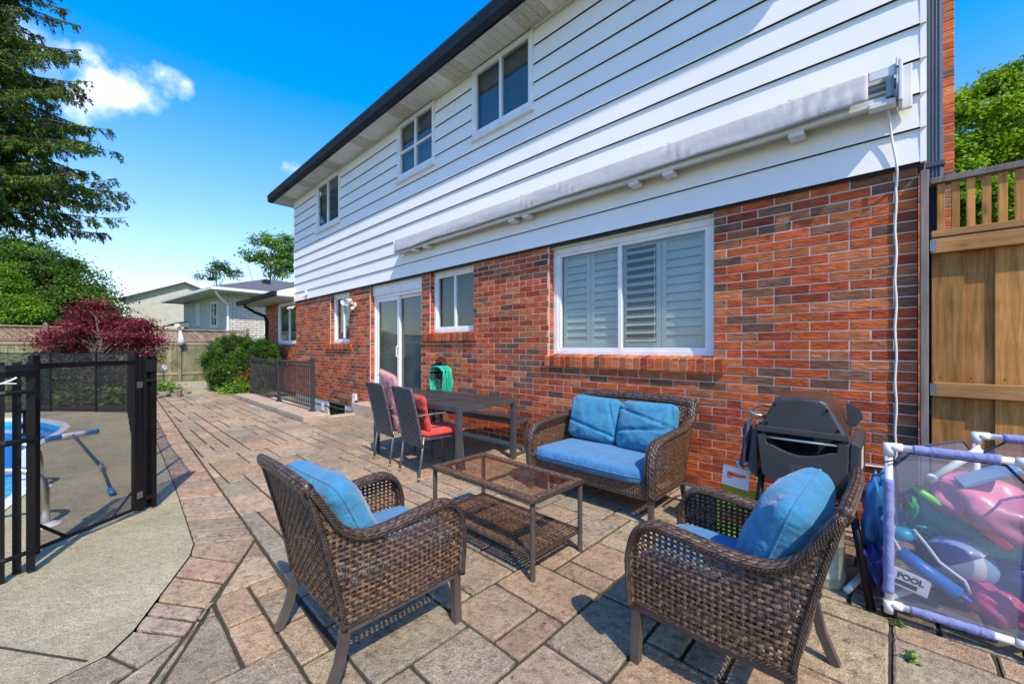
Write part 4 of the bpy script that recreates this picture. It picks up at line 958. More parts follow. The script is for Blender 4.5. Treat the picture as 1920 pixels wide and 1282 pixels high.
# coffee table
ct=thing('coffee_table','low brown wicker coffee table with glass top and woven lower shelf','coffee table',(-2.0,2.0,0),world=True)
TX0,TX1,TY0,TY1=-2.50,-1.50,1.745,2.27; TZ=.47
for (x,y) in((TX0+.02,TY0+.02),(TX1-.02,TY0+.02),(TX0+.02,TY1-.02),(TX1-.02,TY1-.02)):
    s=MB(); s.cyl((x,y,0),(x,y,TZ-.02),.0165,14); s.build('leg',MT['brownmetal'],ct,smooth=False)
def flatweave(mb,x0,x1,y0,y1,z,pu,pv,wu,wv,seed):
    weave(mb,lambda u,v:(Vector((x0+u,y0+v,z)),Vector((0,0,1))),x1-x0,y1-y0,pu,pv,wu,wv,amp=.0022,rnd=random.Random(seed))
s=MB()
for (a,b,c,d) in((TX0,TX1,TY0,TY0+.06),(TX0,TX1,TY1-.06,TY1),(TX0,TX0+.06,TY0+.06,TY1-.06),(TX1-.06,TX1,TY0+.06,TY1-.06)): flatweave(s,a+.005,b-.005,c+.005,d-.005,TZ,.024,.019,.022,.0175,3)
s.build('top_border',MT['wicker'],ct)
s=MB()
for (a,b) in(((TX0,TY0),(TX1,TY0)),((TX1,TY0),(TX1,TY1)),((TX1,TY1),(TX0,TY1)),((TX0,TY1),(TX0,TY0))): s.tube([(a[0]+(b[0]-a[0])*q/20,a[1]+(b[1]-a[1])*q/20,TZ-.008) for q in range(21)],.012,8)
ix0,ix1,iy0,iy1=TX0+.06,TX1-.06,TY0+.06,TY1-.06
for (a,b) in(((ix0,iy0),(ix1,iy0)),((ix1,iy0),(ix1,iy1)),((ix1,iy1),(ix0,iy1)),((ix0,iy1),(ix0,iy0))): s.tube([(a[0]+(b[0]-a[0])*q/20,a[1]+(b[1]-a[1])*q/20,TZ-.006) for q in range(21)],.008,8)
s.build('top_frame',MT['wickcord'],ct,smooth=True)
s=MB(); s.box(ix0,ix1,iy0,iy1,TZ-.006,TZ-.001); s.build('glass_top',MT['tglass'],ct)
s=MB(); s.box(ix0,ix1,(iy0+iy1)/2-.012,(iy0+iy1)/2+.012,TZ-.03,TZ-.012) if False else s.box((ix0+ix1)/2-.01,(ix0+ix1)/2+.01,TY0+.02,TY1-.02,TZ-.028,TZ-.014); s.build('crossbar',MT['brownmetal'],ct)
s=MB(); flatweave(s,TX0+.03,TX1-.03,TY0+.03,TY1-.03,.135,.026,.022,.0145,.0115,8); s.build('shelf',MT['wicker'],ct)
s=MB(); z=.135
for (a,b) in(((TX0+.02,TY0+.02),(TX1-.02,TY0+.02)),((TX1-.02,TY0+.02),(TX1-.02,TY1-.02)),((TX1-.02,TY1-.02),(TX0+.02,TY1-.02)),((TX0+.02,TY1-.02),(TX0+.02,TY0+.02))): s.tube([(a[0]+(b[0]-a[0])*q/20,a[1]+(b[1]-a[1])*q/20,z) for q in range(21)],.012,8)
s.build('shelf_frame',MT['wickcord'],ct,smooth=True)
# ------------------------------------------------------------------ dining table, bench, chairs
tb=thing('dining_table','dark slatted outdoor dining table with square metal legs beside the brick wall','dining table',(-3.24,2.60,0),R_(5))
# local: +X from near corner away => use -X for length, +Y toward wall
TL,TW,TH=1.56,.97,.735
for (x,y) in((-.03,.03),(-.03,TW-.03),(-TL+.03,.03),(-TL+.03,TW-.03)):
    s=MB(); s.box(x-.028,x+.028,y-.028,y+.028,0,TH-.01); s.build('leg',MT['dmetal'],tb,bev=.003)
s=MB(); s.box(-TL,0,0,.025,TH-.055,TH); s.box(-TL,0,TW-.025,TW,TH-.055,TH); s.box(-.025,0,.025,TW-.025,TH-.055,TH); s.box(-TL,-TL+.025,.025,TW-.025,TH-.055,TH); s.build('table_frame',MT['dmetal'],tb,bev=.002)
s=MB(); n=9; w0=(TW-.054)/n
for i in range(n): s.box(-TL+.028,-.028,.027+i*w0+.003,.027+(i+1)*w0-.003,TH-.018,TH+.003,col=(random.uniform(.8,1.25),)*3)
s.build('tabletop',MT['tabletop'],tb,bev=.0015)
bn=thing('bench','long dark slatted bench with sled metal legs pushed between table and wall','bench',(-3.40,3.56,0),R_(3))
BL,BW_,BHT=1.75,.32,.45
for x in(-.02,-BL+.02):
    s=MB(); s.box(x-.02,x+.02,0,.04,0.03,BHT-.02); s.box(x-.02,x+.02,BW_-.04,BW_,.03,BHT-.02); s.box(x-.02,x+.02,0,BW_,0,.03); s.build('leg',MT['dmetal'],bn,bev=.002)
s=MB(); s.box(-BL-.02,.02,0,.02,BHT-.045,BHT); s.box(-BL-.02,.02,BW_-.02,BW_,BHT-.045,BHT); s.box(0,.02,.02,BW_-.02,BHT-.045,BHT); s.build('bench_frame',MT['dmetal'],bn)
s=MB()
for i in range(3): s.box(-BL,-.003,.023+i*.0925,.11+i*.0925,BHT-.015,BHT+.003,col=(random.uniform(.8,1.2),)*3)
s.build('bench_seat',MT['tabletop'],bn)
def dchair(loc,rz,label):
    t=thing('dining_chair',label,'dining chair',loc,rz,'woven charcoal chairs at the dining table')
    w_=.215
    # local: faces +Y; back at y=0
    for sx in(-1,1):
        s=MB(); s.tube([(sx*w_,-.06,0),(sx*w_,-.03,.20),(sx*w_,0,.44)],.0125,10); s.cyl((sx*w_,-.06,0),(sx*w_,-.057,.03),.015,10); s.build('leg',MT['alu'],t,smooth=True)
        s=MB(); s.tube([(sx*w_,.50,0),(sx*w_,.47,.30),(sx*w_,.45,.64)],.0125,10); s.build('leg',MT['alu'],t,smooth=True)
        s=MB(); s.tube([(sx*w_,-.085,.655),(sx*w_,.1,.66),(sx*w_,.36,.655),(sx*w_,.45,.64),(sx*w_,.47,.60)],.012,8,rx=.022,up=(1,0,0)); s.build('arm_rest',MT['charc'],t,smooth=True)
    def bs(u,v):
        q=v/.62; return Vector((-w_-.005+u,-.02-.13*q**1.2,.33+v)),Vector((0,-1,-.2)).normalized()
    s=MB(); weave(s,bs,.44,.60,.036,.021,.020,.019,amp=.005,rnd=random.Random(2)); s.build('back_weave',MT['charc'],t)
    s=MB(); s.grid(lambda u,v:bs(u*.44,v*.60)[0]-bs(u*.44,v*.60)[1]*.006,6,10); s.build('backrest',MT['charc'],t,solid=.006)
    s=MB(); s.tube([tuple(bs(.0,.60*q/8)[0]) for q in range(9)]+[tuple(bs(.44*q/8,.60)[0]+Vector((0,0,.004))) for q in range(1,8)]+[tuple(bs(.44,.60*(8-q)/8)[0]) for q in range(9)],.012,8); s.build('back_frame',MT['charc'],t,smooth=True)
    s=MB(); s.box(-w_-.01,w_+.01,-.01,.46,.395,.425); s.box(-w_-.01,w_+.01,-.012,.0,.35,.43); s.build('seat',MT['charc'],t,bev=.008)
    return t
c1=dchair((-3.70,2.36,0),R_(-5),'charcoal woven dining chair nearest the camera with a red cushion')
c2=copy_tree(c1); c2.location=(-4.36,2.40,0); c2.rotation_euler=(0,0,R_(-4)); c2['label']='charcoal woven dining chair farther along the table with a faded pink cushion'
cushion('seat_pad','bright red seat pad on the near dining chair',.48,.52,.065,(-3.665,2.62,.455),(R_(-90),0,R_(-5)),MT['red'],11,8,.006,None,0,n=24)
cushion('back_pad','bright red back pad folded on the near dining chair',.44,.40,.06,(-3.675,2.40,.66),(R_(11),0,R_(-8)),MT["red"],12,6,.008,None,0,n=24,folds=((.1,.02,(0,1),.05),))
cushion('seat_pad','red seat pad on the farther dining chair',.46,.50,.06,(-4.35,2.66,.455),(R_(-90),0,R_(3)),MT['red'],13,8,.006,None,0,n=24)
cushion('back_pad','faded pink back pad rising above the farther dining chair',.50,.70,.06,(-4.27,2.40,.73),(R_(9),R_(8),R_(-6)),MT['pink'],14,6,.008,None,0,n=24,folds=((-.3,.02,(0,1),.04),))
# ------------------------------------------------------------------ grill
gr=thing('gas_grill','dark portable gas grill on a folding black cart against the brick wall','grill',(-.4,3.2,0),world=True)
GX0,GX1,GY0,GY1=-.645,-.185,2.97,3.62
# tub: panel facing the camera with a bowed cutout and a rail
s=MB()
top=[(GX0+.0,.80),(GX0+.05,.805),(GX0+.055,.745)]+[(GX0+.055+(GX1-GX0-.11)*q/10,.755-.06*math.sin(math.pi*q/10)) for q in range(1,10)]+[(GX1-.055,.745),(GX1-.05,.805),(GX1,.80)]
poly=[(GX0+.03,.545),(GX0+.10,.50),(GX1-.06,.50),(GX1-.01,.545)]+top[::-1]
s.prism(poly,'Y',GY0,GY0+.03); s.build('end_panel',MT['grill'],gr,bev=.006)
s=MB(); s.prism([(GX0+.02,.82),(GX0+.06,.58),(GX1-.06,.58),(GX1-.02,.82),(GX1-.035,.82),(GX1-.07,.60),(GX0+.07,.60),(GX0+.035,.82)],'Y',GY0+.035,GY1); s.box(GX0+.04,GX1-.04,GY1-.02,GY1,.58,.80); s.build('cook_box',MT['grill'],gr)
s=MB(); s.cyl((GX0+.04,GY0+.012,.785),(GX1-.04,GY0+.012,.785),.0095,12); s.build('carry_rail',MT['steel'],gr,smooth=True)
s=MB(); s.prism([(GX1-.01,.50),(GX1+.045,.55),(GX1+.05,.80),(GX1,.82)],'Y',GY0+.02,GY1-.05); s.build('control_panel',MT['grill'],gr,bev=.01)
s=MB(); s.box(GX1+.046,GX1+.0505,GY0+.10,GY0+.26,.64,.76); s.build('rating_plate',MT['pvc'],gr)
s=MB(); s.prism([(GX0-.005,.50),(GX0-.06,.56),(GX0-.03,.84),(GX0+.0,.82)],'Y',GY0+.03,GY1-.05); s.build('front_lip',MT['grill'],gr,bev=.008)
# lid: loft between end profile and inset profile
def loft(mb,rings,cap=True,col=None):
    n=len(rings[0]); vs=[p for r in rings for p in r]; fs=[]
    for i in range(len(rings)-1):
        for k in range(n): fs.append((i*n+k,i*n+(k+1)%n,(i+1)*n+(k+1)%n,(i+1)*n+k))
    if cap: fs+= [tuple(range(n-1,-1,-1)),tuple((len(rings)-1)*n+k for k in range(n))]
    mb.add(vs,fs,col)
def lidprof(y,k,zc=0): # k scales towards centre
    pts=[(-.215,.845),(-.205,.87),(-.142,1.005),(-.128,1.03),(-.10,1.043),(0,1.050),(.10,1.042),(.128,1.027),(.142,1.0),(.205,.87),(.215,.845)]
    cx=(GX0+GX1)/2
    return [(cx+p[0]*k,y,.845+(p[1]-.845)*(1-(1-k)*1.2)+zc) for p in pts]
s=MB(); loft(s,[lidprof(2.975,.97),lidprof(2.965,.96)] if False else [lidprof(3.0,1.0),lidprof(2.985,.99),lidprof(2.975,.955)]); s.build('lid_end_cap',MT['grill'],gr,bev=.008,bseg=3)
s=MB(); loft(s,[lidprof(3.003,1.012),lidprof(3.25,1.03,.012),lidprof(3.5,1.012)]); s.build('lid_hood',MT['hood'],gr,smooth=False,bev=.004)
s=MB(); loft(s,[lidprof(3.503,1.0),lidprof(3.53,.96)]); s.build('lid_end_cap',MT['grill'],gr,bev=.008)
s=MB()
for (dx,z) in((-.13,.995),(.13,.985),(-.175,.875),(.18,.872)): s.cyl(((GX0+GX1)/2+dx,2.968,z),((GX0+GX1)/2+dx,2.978,z),.0085,12)
s.build('screw',MT['black'],gr)
s=MB(); s.prism([(GX0-.005,.818),(GX1+.005,.818),(GX1+.0,.855),(GX0+.0,.855)],'Y',2.962,2.998); s.build('lid_rim',MT['grill'],gr,bev=.005)
s=MB(); s.tube([(GX0+.05,3.05,.90),(GX0-.02,3.04,.91),(GX0-.055,3.05,.93),(GX0-.06,3.10,.935),(GX0-.06,3.38,.935),(GX0-.05,3.43,.93),(GX0+.04,3.44,.92)],.011,10); s.build('handle',MT['steel'],gr,smooth=True)
s=MB(); s.prism([(GX1-.02,.86),(GX1+.02,.88),(GX1+.05,.93),(GX1+.035,.985),(GX1-.03,1.02)],'Y',3.20,3.23); s.build('hinge_bracket',MT['grill'],gr)
# folding cart
for (a,b) in(((GX1-.01,3.02,.56),(-.085,2.775,.0)),((GX1-.01,3.55,.56),(-.10,3.87,.0)),((GX0+.02,3.02,.56),(GX0-.02,2.98,.0)),((GX0+.02,3.55,.56),(GX0-.05,3.80,.0)),((GX0+.13,3.05,.52),(GX0+.12,3.05,.0)),((GX0+.20,3.35,.52),(GX0+.20,3.35,.0))):
    s=MB(); s.tube([a,b],.019,10); s.build('leg',MT['black'],gr,smooth=True)
s=MB(); s.tube([(-.13,2.88,.25),(-.13,3.72,.25)],.012,8); s.build('crossbar',MT['black'],gr,smooth=True)
# warning label: a plate with columns of tiny lines
lb=MB(); lx0,lx1,lz0,lz1=-.465,-.375,.535,.635; frame_rect(lb,lx0,lx1,lz0,lz1,GY0-.0012,GY0+.001,.0022)
rr=random.Random(8)
for c_ in range(3):
    xa=lx0+.008+c_*.0265
    lb.box(xa,xa+.021,GY0-.0012,GY0,lz1-.014,lz1-.0075)
    for k in range(17):
        z=lz1-.02-k*.0045; L_=.021*rr.uniform(.6,1) if k%5!=4 else .012
        lb.box(xa,xa+L_,GY0-.0012,GY0,z-.0022,z)
lb.build('warning_label',MT['alu'],gr)
# oven glove and scraper hanging from the grill front lip
s=MB(); s.grid(lambda u,v:Vector((GX0-.065-.02*v-.03*v*math.sin(u*3),2.99+.14*u,.86-.30*v+.01*math.sin(u*9))),12,16)
MT['navy']=clothmat('navy_cloth',(.012,.016,.035),(.03,.035,.06))
tag(s.build('grill_cloth',MT['navy'],smooth=True,solid=.02),'dark navy cloth hanging at the left side of the grill','cloth')
s=MB()
def plate(mb,cx,cz,w,h,y,rz_=0):
    Mx=Matrix.Translation((cx,y,cz))@Matrix.Rotation(rz_,4,'Y')
    for (a,b,c,d) in((-w/2,w/2,h*.22,h/2),(-w/2,w/2,-h/2,-h*.12),(-w/2,-w*.33,-h*.12,h*.22),(w*.36,w/2,-h*.12,h*.22),(-w*.1,w*.36,-h*.12,.0)): mb.box(a,b,-.004,.004,c,d,None,Mx)
plate(s,-.80,.45,.17,.14,3.10,.10); plate(s,-.745,.52,.11,.10,3.14,-.2); tag(s.build('hook_rack',MT['pvc']),'white plastic hook rack hanging beside the grill legs','rack')
# things under and behind the grill
t=thing('metal_bucket','pale grey-green ridged bucket behind the right armchair','bucket',(-.28,2.93,0),world=True)
MT['bucket']=mat('bucket_paint',(.36,.37,.28),.5,(.28,.29,.20),8); s=MB(); s.lathe([(0,.0),(.095,0),(.10,.02),(.10,.06),(.104,.065),(.10,.07),(.10,.24),(.104,.245),(.10,.25),(.10,.38),(.106,.385),(.09,.385),(.09,.02)],(-.30,2.93,0),28); s.build('pail',MT['bucket'],t,smooth=True)
t=thing('toy_box','yellow green plastic crate seen through the arm of the right armchair','crate',(-.80,3.25,0),world=True)
MT['yel']=mat('yellow_green',(.50,.55,.02),.5); MT['orange']=mat('orange_plastic',(.7,.15,.02),.5)
s=MB(); s.prism([(-.12,.0),(.12,0),(.15,.30),(-.15,.30)],'Y',-.14,.14); o=s.build('crate_body',MT['yel'],bev=.015); o.location=(0,0,0); o.parent=t; s=MB(); s.box(-.10,.10,-.152,-.140,.12,.20); s.build('crate_label',MT['orange'],bev=.004).parent=t
# ------------------------------------------------------------------ new wooden gate fence at the right
random.seed(21)
nf=thing('wooden_fence','new golden brown board fence with open baluster top at the right house corner','fence',(1.2,3.95,0),world=True)
def wc(a=.8,b=1.2): k=random.uniform(a,b); return (k,k*random.uniform(.93,1.05),k*random.uniform(.85,1.1))
FY=3.93; FX1=3.3
x=.185; k=0
s=MB()
while x<FX1:
    w_=.138; yb=FY+.03 if k%2 else FY+.012
    s.box(x,x+w_+.010,yb,yb+.017,.05,2.03,wc(.65,1.15)); x+=w_; k+=1
s.build('board',MT['fence_new'],nf,bev=.002)
s=MB(); xx=.185; kk=0
while xx<FX1:
    for zz_ in(.165,1.075,1.93): s.cyl((xx+.04,(FY+.012 if kk%2==0 else FY+.03)-.0015,zz_+.08),(xx+.04,FY+.05,zz_+.08),.004,8)
    xx+=.138; kk+=1
s.build('nail',MT['black'],nf)
s=MB(); s.box(.18,FX1,FY-.04,FY+.008,1.985,2.085,(1.1,1.05,1)); s.box(.19,FX1,FY-.04,FY+.010,1.03,1.122,(1,1,1)); s.box(.18,FX1,FY-.045,FY+.055,2.09,2.135,(.9,.9,.9)); s.box(.19,FX1,FY-.04,FY+.010,.12,.21,(1,1,1)); s.build('rail',MT['fence_newx'],nf,bev=.004)
s=MB(); s.box(.176,FX1,FY-.03,FY+.06,2.455,2.495,(.75,.75,.75)); s.build('top_rail',MT['greywood'],nf,bev=.004)
x=.209
while x<FX1:
    s=MB(); s.box(x,x+.036,FY-.005,FY+.033,2.137,2.453,wc()); s.build('baluster',MT['fence_new'],nf,bev=.002); x+=.0665
for q_ in((2.0,2.075),(1.035,1.115)):
    s=MB(); s.box(.174,.205,FY-.0435,FY-.0405,*q_); s.build('bracket_plate',MT['alu'],nf)
s=MB(); s.box(.128,.168,FY-.05,FY+.04,0,2.555); tag(s.build('fence_post',MT['greywood'],bev=.005),'weathered grey timber post standing against the brick house corner','post')
# ------------------------------------------------------------------ old wood fence across the back
of=thing('wooden_fence','old greenish grey board fence with lattice top across the back of the yard','fence',(-20.5,0,0),world=True)
XF=-20.5
s=MB(); y=-16; 
while y<4.6:
    w_=random.uniform(.135,.15); k=random.uniform(.75,1.25); g=random.uniform(.95,1.12)
    s.box(XF-.0+random.uniform(0,.006),XF+.02,y+.004,y+w_-.002,-.12,1.56+random.uniform(-.01,.01),(k*.97,k*g,k*.88)); y+=w_
s.build('board',MT['fence_old'],of)
s=MB()
for (z0,z1,pr) in((1.56,1.60,.07),(1.62,1.66,.04),(2.02,2.06,.07),(1.44,1.53,.045),(.26,.35,.045)): s.box(XF-.02,XF+pr,-16,4.62,z0,z1)
s.build('rail',MT['lattice'],of)
s=MB(); y=-16.3
while y<4.6:
    def L_(y0,z0,y1,z1,xx):
        if y1>4.6 or y0>4.6: return
        d=Vector((0,y1-y0,z1-z0)).normalized(); n_=Vector((0,-d.z,d.y))*.018
        a=Vector((xx,y0,z0));b=Vector((xx,y1,z1)); k=random.uniform(.7,1.3)
        vs=[a-n_,b-n_,b+n_,a+n_]; vs2=[v+Vector((.008,0,0)) for v in vs]; s.add(vs+vs2,[(3,2,1,0),(4,5,6,7),(0,1,5,4),(1,2,6,5),(2,3,7,6),(3,0,4,7)],(k,k*.95,k*.9))
    L_(y,1.66,y+.36,2.02,XF+.0); L_(y+.36,1.66,y,2.02,XF+.010); y+=.085
s.build('lattice',MT['lattice'],of)
for yy in(-13.5,-11.1,-8.7,-6.3,-3.9,-1.1,2.35,4.66):
    s=MB(); s.box(XF+.02,XF+.12,yy-.05,yy+.05,-.1,2.08); s.box(XF+.005,XF+.135,yy-.065,yy+.065,2.08,2.11); s.box(XF+.03,XF+.11,yy-.04,yy+.04,2.11,2.17); s.build('post',MT['fence_old'],of)
# things hanging on it
s=MB(); s.tube([(XF+.17,2.37,2.0),(XF+.18,2.37,1.9),(XF+.18,2.38,1.72),(XF+.18,2.40,1.55),(XF+.18,2.36,1.42)],[.03,.06,.09,.13,.05],10); MT['bag']=mat('white_plastic',(.68,.68,.70),.4,(.5,.5,.53),8,bump=.5); tag(s.build('plastic_bag',MT['bag'],smooth=True),'white plastic bag hung on a post of the old back fence','bag')
t=thing('garden_ornament','pale globe garden ornament on a stake by the old fence','ornament',(-15.4,1.45,0),world=True)
s=MB(); s.lathe([(0,-.11),(.06,-.095),(.10,-.05),(.11,0),(.10,.05),(.06,.095),(0,.11)],(-15.4,1.42,.72),16); s.build('globe',MT['bag'],t,smooth=True); s=MB(); s.cyl((-15.4,1.42,-.05),(-15.4,1.42,.62),.012,8); s.build('stake',MT['black'],t)
# ------------------------------------------------------------------ black mesh pool fence and gate
FH=1.27
def meshpanel(pts,z0,z1,parent,name='mesh_panel',sag=.02):
    s=MB(); P=[Vector((p[0],p[1],0)) for p in pts]
    for a,b in zip(P,P[1:]):
        n_=8; s.grid(lambda u,v,a=a,b=b:Vector((a.x+(b.x-a.x)*u,a.y+(b.y-a.y)*u,z0+(z1-z0-sag*math.sin(math.pi*u))*v)),n_,1)
    s.build(name,MT['bmesh'],parent)
    s=MB()
    for a,b in zip(P,P[1:]):
        for zz,sg in((z1,sag),(z0+.01,0)):
            s.tube([(a.x+(b.x-a.x)*q/8,a.y+(b.y-a.y)*q/8,zz-sg*math.sin(math.pi*q/8)) for q in range(9)],.014,4,rx=.005,up=(0,0,1) if False else None)
    s.build('hem',MT['black'],parent)
mf=thing('pool_fence','black mesh pool fence running from the gate and across the far pool end','fence',(-8,.2,0),world=True)
FP=[(-4.58,.335),(-5.35,.335),(-6.25,.335),(-7.15,.365),(-8.0,.395),(-8.9,.42),(-9.75,.445),(-10.6,.47),(-11.3,.49),(-12.06,.04),(-12.85,-.62),(-13.45,-1.5),(-13.8,-2.5),(-13.9,-3.5)]
meshpanel(FP,.03,FH-.03,mf)
for i,p in enumerate(FP):
    if i==0: continue
    s=MB(); s.cbox((p[0],p[1],FH/2),(.028,.028,FH),rz=.4 if i>8 else 0); s.build('post',MT['black'],mf)
bd=thing('pool_fence','bundle of three strapped black mesh fence posts left of the gate','fence',(-3.8,-.35,0),world=True)
BPs=[(-3.72,-.372),(-3.815,-.318),(-3.775,-.262)]
for i,p in enumerate(BPs):
    s=MB(); s.cbox((p[0],p[1],FH/2),(.034,.036,FH-(.01*i)),rz=.08); s.build('post',MT['black'],bd)
for z,h_ in((.13,.028),(1.215,.07),(1.09,.028),(.80,.035)):
    s=MB(); s.tube([(-3.71,-.40,z),(-3.70,-.35,z),(-3.75,-.25,z+.005),(-3.765,-.235,z+.005)],.006,4,rx=h_/2,up=(0,0,1)); s.build('strap',MT['black'],bd)
s=MB(); s.tube([(-3.66,-.44,1.14),(-3.68,-.36,1.15),(-3.70,-.33,1.165),(-3.71,-.31,1.18)],.005,6); s.tube([(-3.68,-.36,1.15),(-3.70,-.31,1.145)],.004,6); s.build('tie',MT['pvc'],bd)
gt_=thing('pool_gate','black mesh pool gate with corner braces standing in front of the pool','gate',(-4.03,-.26,0),world=True)
ga_,gb_=Vector((-4.03,-.265,0)),Vector((-4.455,.235,0)); gd=(gb_-ga_); gl=gd.length; gd.normalize(); ry=math.atan2(gd.y,gd.x)
def gp_(t,z): return (ga_.x+gd.x*t,ga_.y+gd.y*t,z)
def gbar(mb,t0,z0,t1,z1,w_=.022,d_=.022):
    a=Vector(gp_(t0,z0));b=Vector(gp_(t1,z1)); mb.tube([a,b],w_,4,rx=w_,up=(gd.y,-gd.x,0) if abs(t1-t0)<1e-6 else (0,0,1))
s=MB(); s.cbox(gp_(0,.66),(.040,.034,1.29),rz=ry); s.build('post',MT['black'],gt_); s=MB(); s.cbox(gp_(gl,.67),(.034,.034,1.27),rz=ry); s.build('post',MT['black'],gt_)
s=MB(); s.cbox(gp_(gl/2,1.235),(gl-.04,.014,.035),rz=ry); s.build('top_rail',MT['black'],gt_)
s=MB(); s.cbox(gp_(gl/2,.045),(gl-.04,.020,.020),rz=ry); s.build('bottom_rail',MT['black'],gt_)
for (t0,z0,t1,z1) in((.02,.20,.17,.055),(gl-.02,.20,gl-.17,.055)):
    s=MB(); s.tube([gp_(t0,z0),gp_(t1,z1)],.011,4); s.build('brace',MT['black'],gt_)
s=MB(); s.grid(lambda u,v:Vector(gp_(.02+(gl-.04)*u,.05+1.18*v)),1,1); s.build('mesh_panel',MT['bmesh'],gt_)
s=MB(); s.cbox(gp_(-.045,.86),(.05,.03,.03),rz=ry); s.cyl(gp_(-.05,.80),gp_(-.05,.96),.007,8); s.cbox(gp_(-.03,.80),(.05,.05,.018),rz=ry); s.cbox(gp_(-.055,.95),(.03,.02,.02),rz=ry); s.build('latch',MT['black'],gt_)
for z in(.15,1.05):
    s=MB(); s.cbox(gp_(gl+.02,z),(.045,.042,.05),rz=ry); s.build('hinge',MT['alu'],gt_)
bd2=thing('pool_fence','black hinge posts strapped together at the right side of the gate','fence',(-4.5,.28,0),world=True)
for i,(x,y) in enumerate([(-4.50,.272),(-4.56,.312),(-4.545,.352)]):
    s=MB(); s.cbox((x,y,FH/2+.01),(.030,.030,FH),rz=.6); s.build('post',MT['black'],bd2)
for z,h_ in((1.20,.10),(1.08,.025),(.10,.03)):
    s=MB(); s.cbox((-4.525,.318,z),(.012,.11,h_),rz=.1); s.build('strap',MT['black'],bd2)
# handrails and escutcheons
for (bx_,by_,lab) in((-4.68,-.255,'curved stainless pool handrail nearest the gate'),(-5.98,-.36,'second curved stainless pool handrail, farther along the pool edge')):
    t=thing('pool_handrail',lab,'handrail',(bx_,by_,0),group='stainless handrails at the pool steps')
    P=[(0,0,0),(0,0,.27),(-.002,-.012,.34),(-.015,-.05,.40),(-.035,-.10,.43),(-.07,-.18,.445),(-.15,-.34,.43),(-.22,-.47,.36),(-.26,-.56,.18),(-.28,-.58,-.3)]
    s=MB(); s.tube(P,.026,16); s.build('tube',MT['steel'],t,smooth=True)
    s=MB(); s.lathe([(0,.022),(.04,.022),(.085,.006),(.09,.0)],(0,0,0),20); s.build('escutcheon',MT['pvc'],t,smooth=True)
# vacuum brush with long pole on the deck
t=thing('pool_brush','blue and white pool brush on a long dark blue pole lying on the deck','pool brush',(-7.2,-.05,0),world=True)
MT['bluep']=mat('blue_plastic',(.01,.14,.40),.4); MT['navyp']=mat('dark_blue_pole',(.012,.035,.075),.3); MT['whitep']=mat('white_brush',(.6,.6,.68),.7,(.45,.45,.55),40)
bA,bB=Vector((-8.95,-.50,.06)),Vector((-9.0,.10,.06)); bm_=(bA+bB)/2; bA=Vector((-8.72,-.47,.05)); bB=Vector((-8.98,.06,.05))
bm_=(bA+bB)/2; bd_=bB-bA
for (a,b,mt) in((0,.28,'bluep'),(.28,.74,'whitep'),(.74,1,'bluep')):
    s=MB(); pts=[]
    for q in range(5):
        u=a+(b-a)*q/4; cv=.03*((2*u-1)**2); pts.append(bA+bd_*u+Vector((.25*cv,0,-.0)))
    s.tube(pts,.018 if mt!='whitep' else .021,8,rx=.035,up=(0,0,1)); s.build('brush_end' if mt=='bluep' else 'brush_bar',MT[mt],t,smooth=True)
p1=Vector((-5.20,.115,.03)); s=MB(); s.tube([bm_+Vector((.02,0,.0)),(-6.35,.065,.03)],.015,10); s.tube([(-6.35,.065,.03),p1],.0125,10); s.build('pole',MT['navyp'],t,smooth=True)
s=MB(); d=(p1-bm_).normalized(); s.tube([p1-d*.10,p1-d*.08,p1+d*.02,p1+d*.05],[.014,.024,.026,.02],12); s.build('pole_grip',MT['bluep'],t,smooth=True)
s=MB(); s.tube([(-6.45,.0625,.03),(-6.25,.068,.03)],.024,12); s.build('clamp',MT['steel'],t)
# ------------------------------------------------------------------ stairwell railing
rl_=thing('stair_railing','dark grey metal railing with thin balusters beside the basement stairwell','railing',(-10.5,3.05,.08),world=True)
RY=3.0; z0=.085
posts=[-8.33,-10.42,-12.72]
for x in posts:
    s=MB(); s.box(x-.034,x+.034,RY-.034,RY+.034,z0,z0+1.01); s.box(x-.055,x+.055,RY-.055,RY+.055,z0,z0+.03); s.box(x-.042,x+.042,RY-.042,RY+.042,z0+1.0,z0+1.035); s.build('post',MT['rail'],rl_,bev=.004)
for a,b in zip(posts,posts[1:]):
    s=MB(); s.box(b+.035,a-.035,RY-.028,RY+.028,z0+.93,z0+.975); s.box(b+.035,a-.035,RY-.018,RY+.018,z0+.885,z0+.905); s.build('top_rail',MT['rail'],rl_,bev=.004)
    s=MB(); s.box(b+.035,a-.035,RY-.018,RY+.018,z0+.07,z0+.095); s.build('bottom_rail',MT['rail'],rl_)
    n_=19
    for k in range(1,n_+1):
        x=b+(a-b)*k/(n_+1); s=MB(); s.box(x-.0085,x+.0085,RY-.0085,RY+.0085,z0+.0955,z0+.8845); s.build('baluster',MT['rail'],rl_)
s=MB(); s.tube([(-8.6,3.80,.62),(-12.5,3.80,.95)],.02,10); s.build('wall_rail',MT['rail'],rl_,smooth=True) if False else None
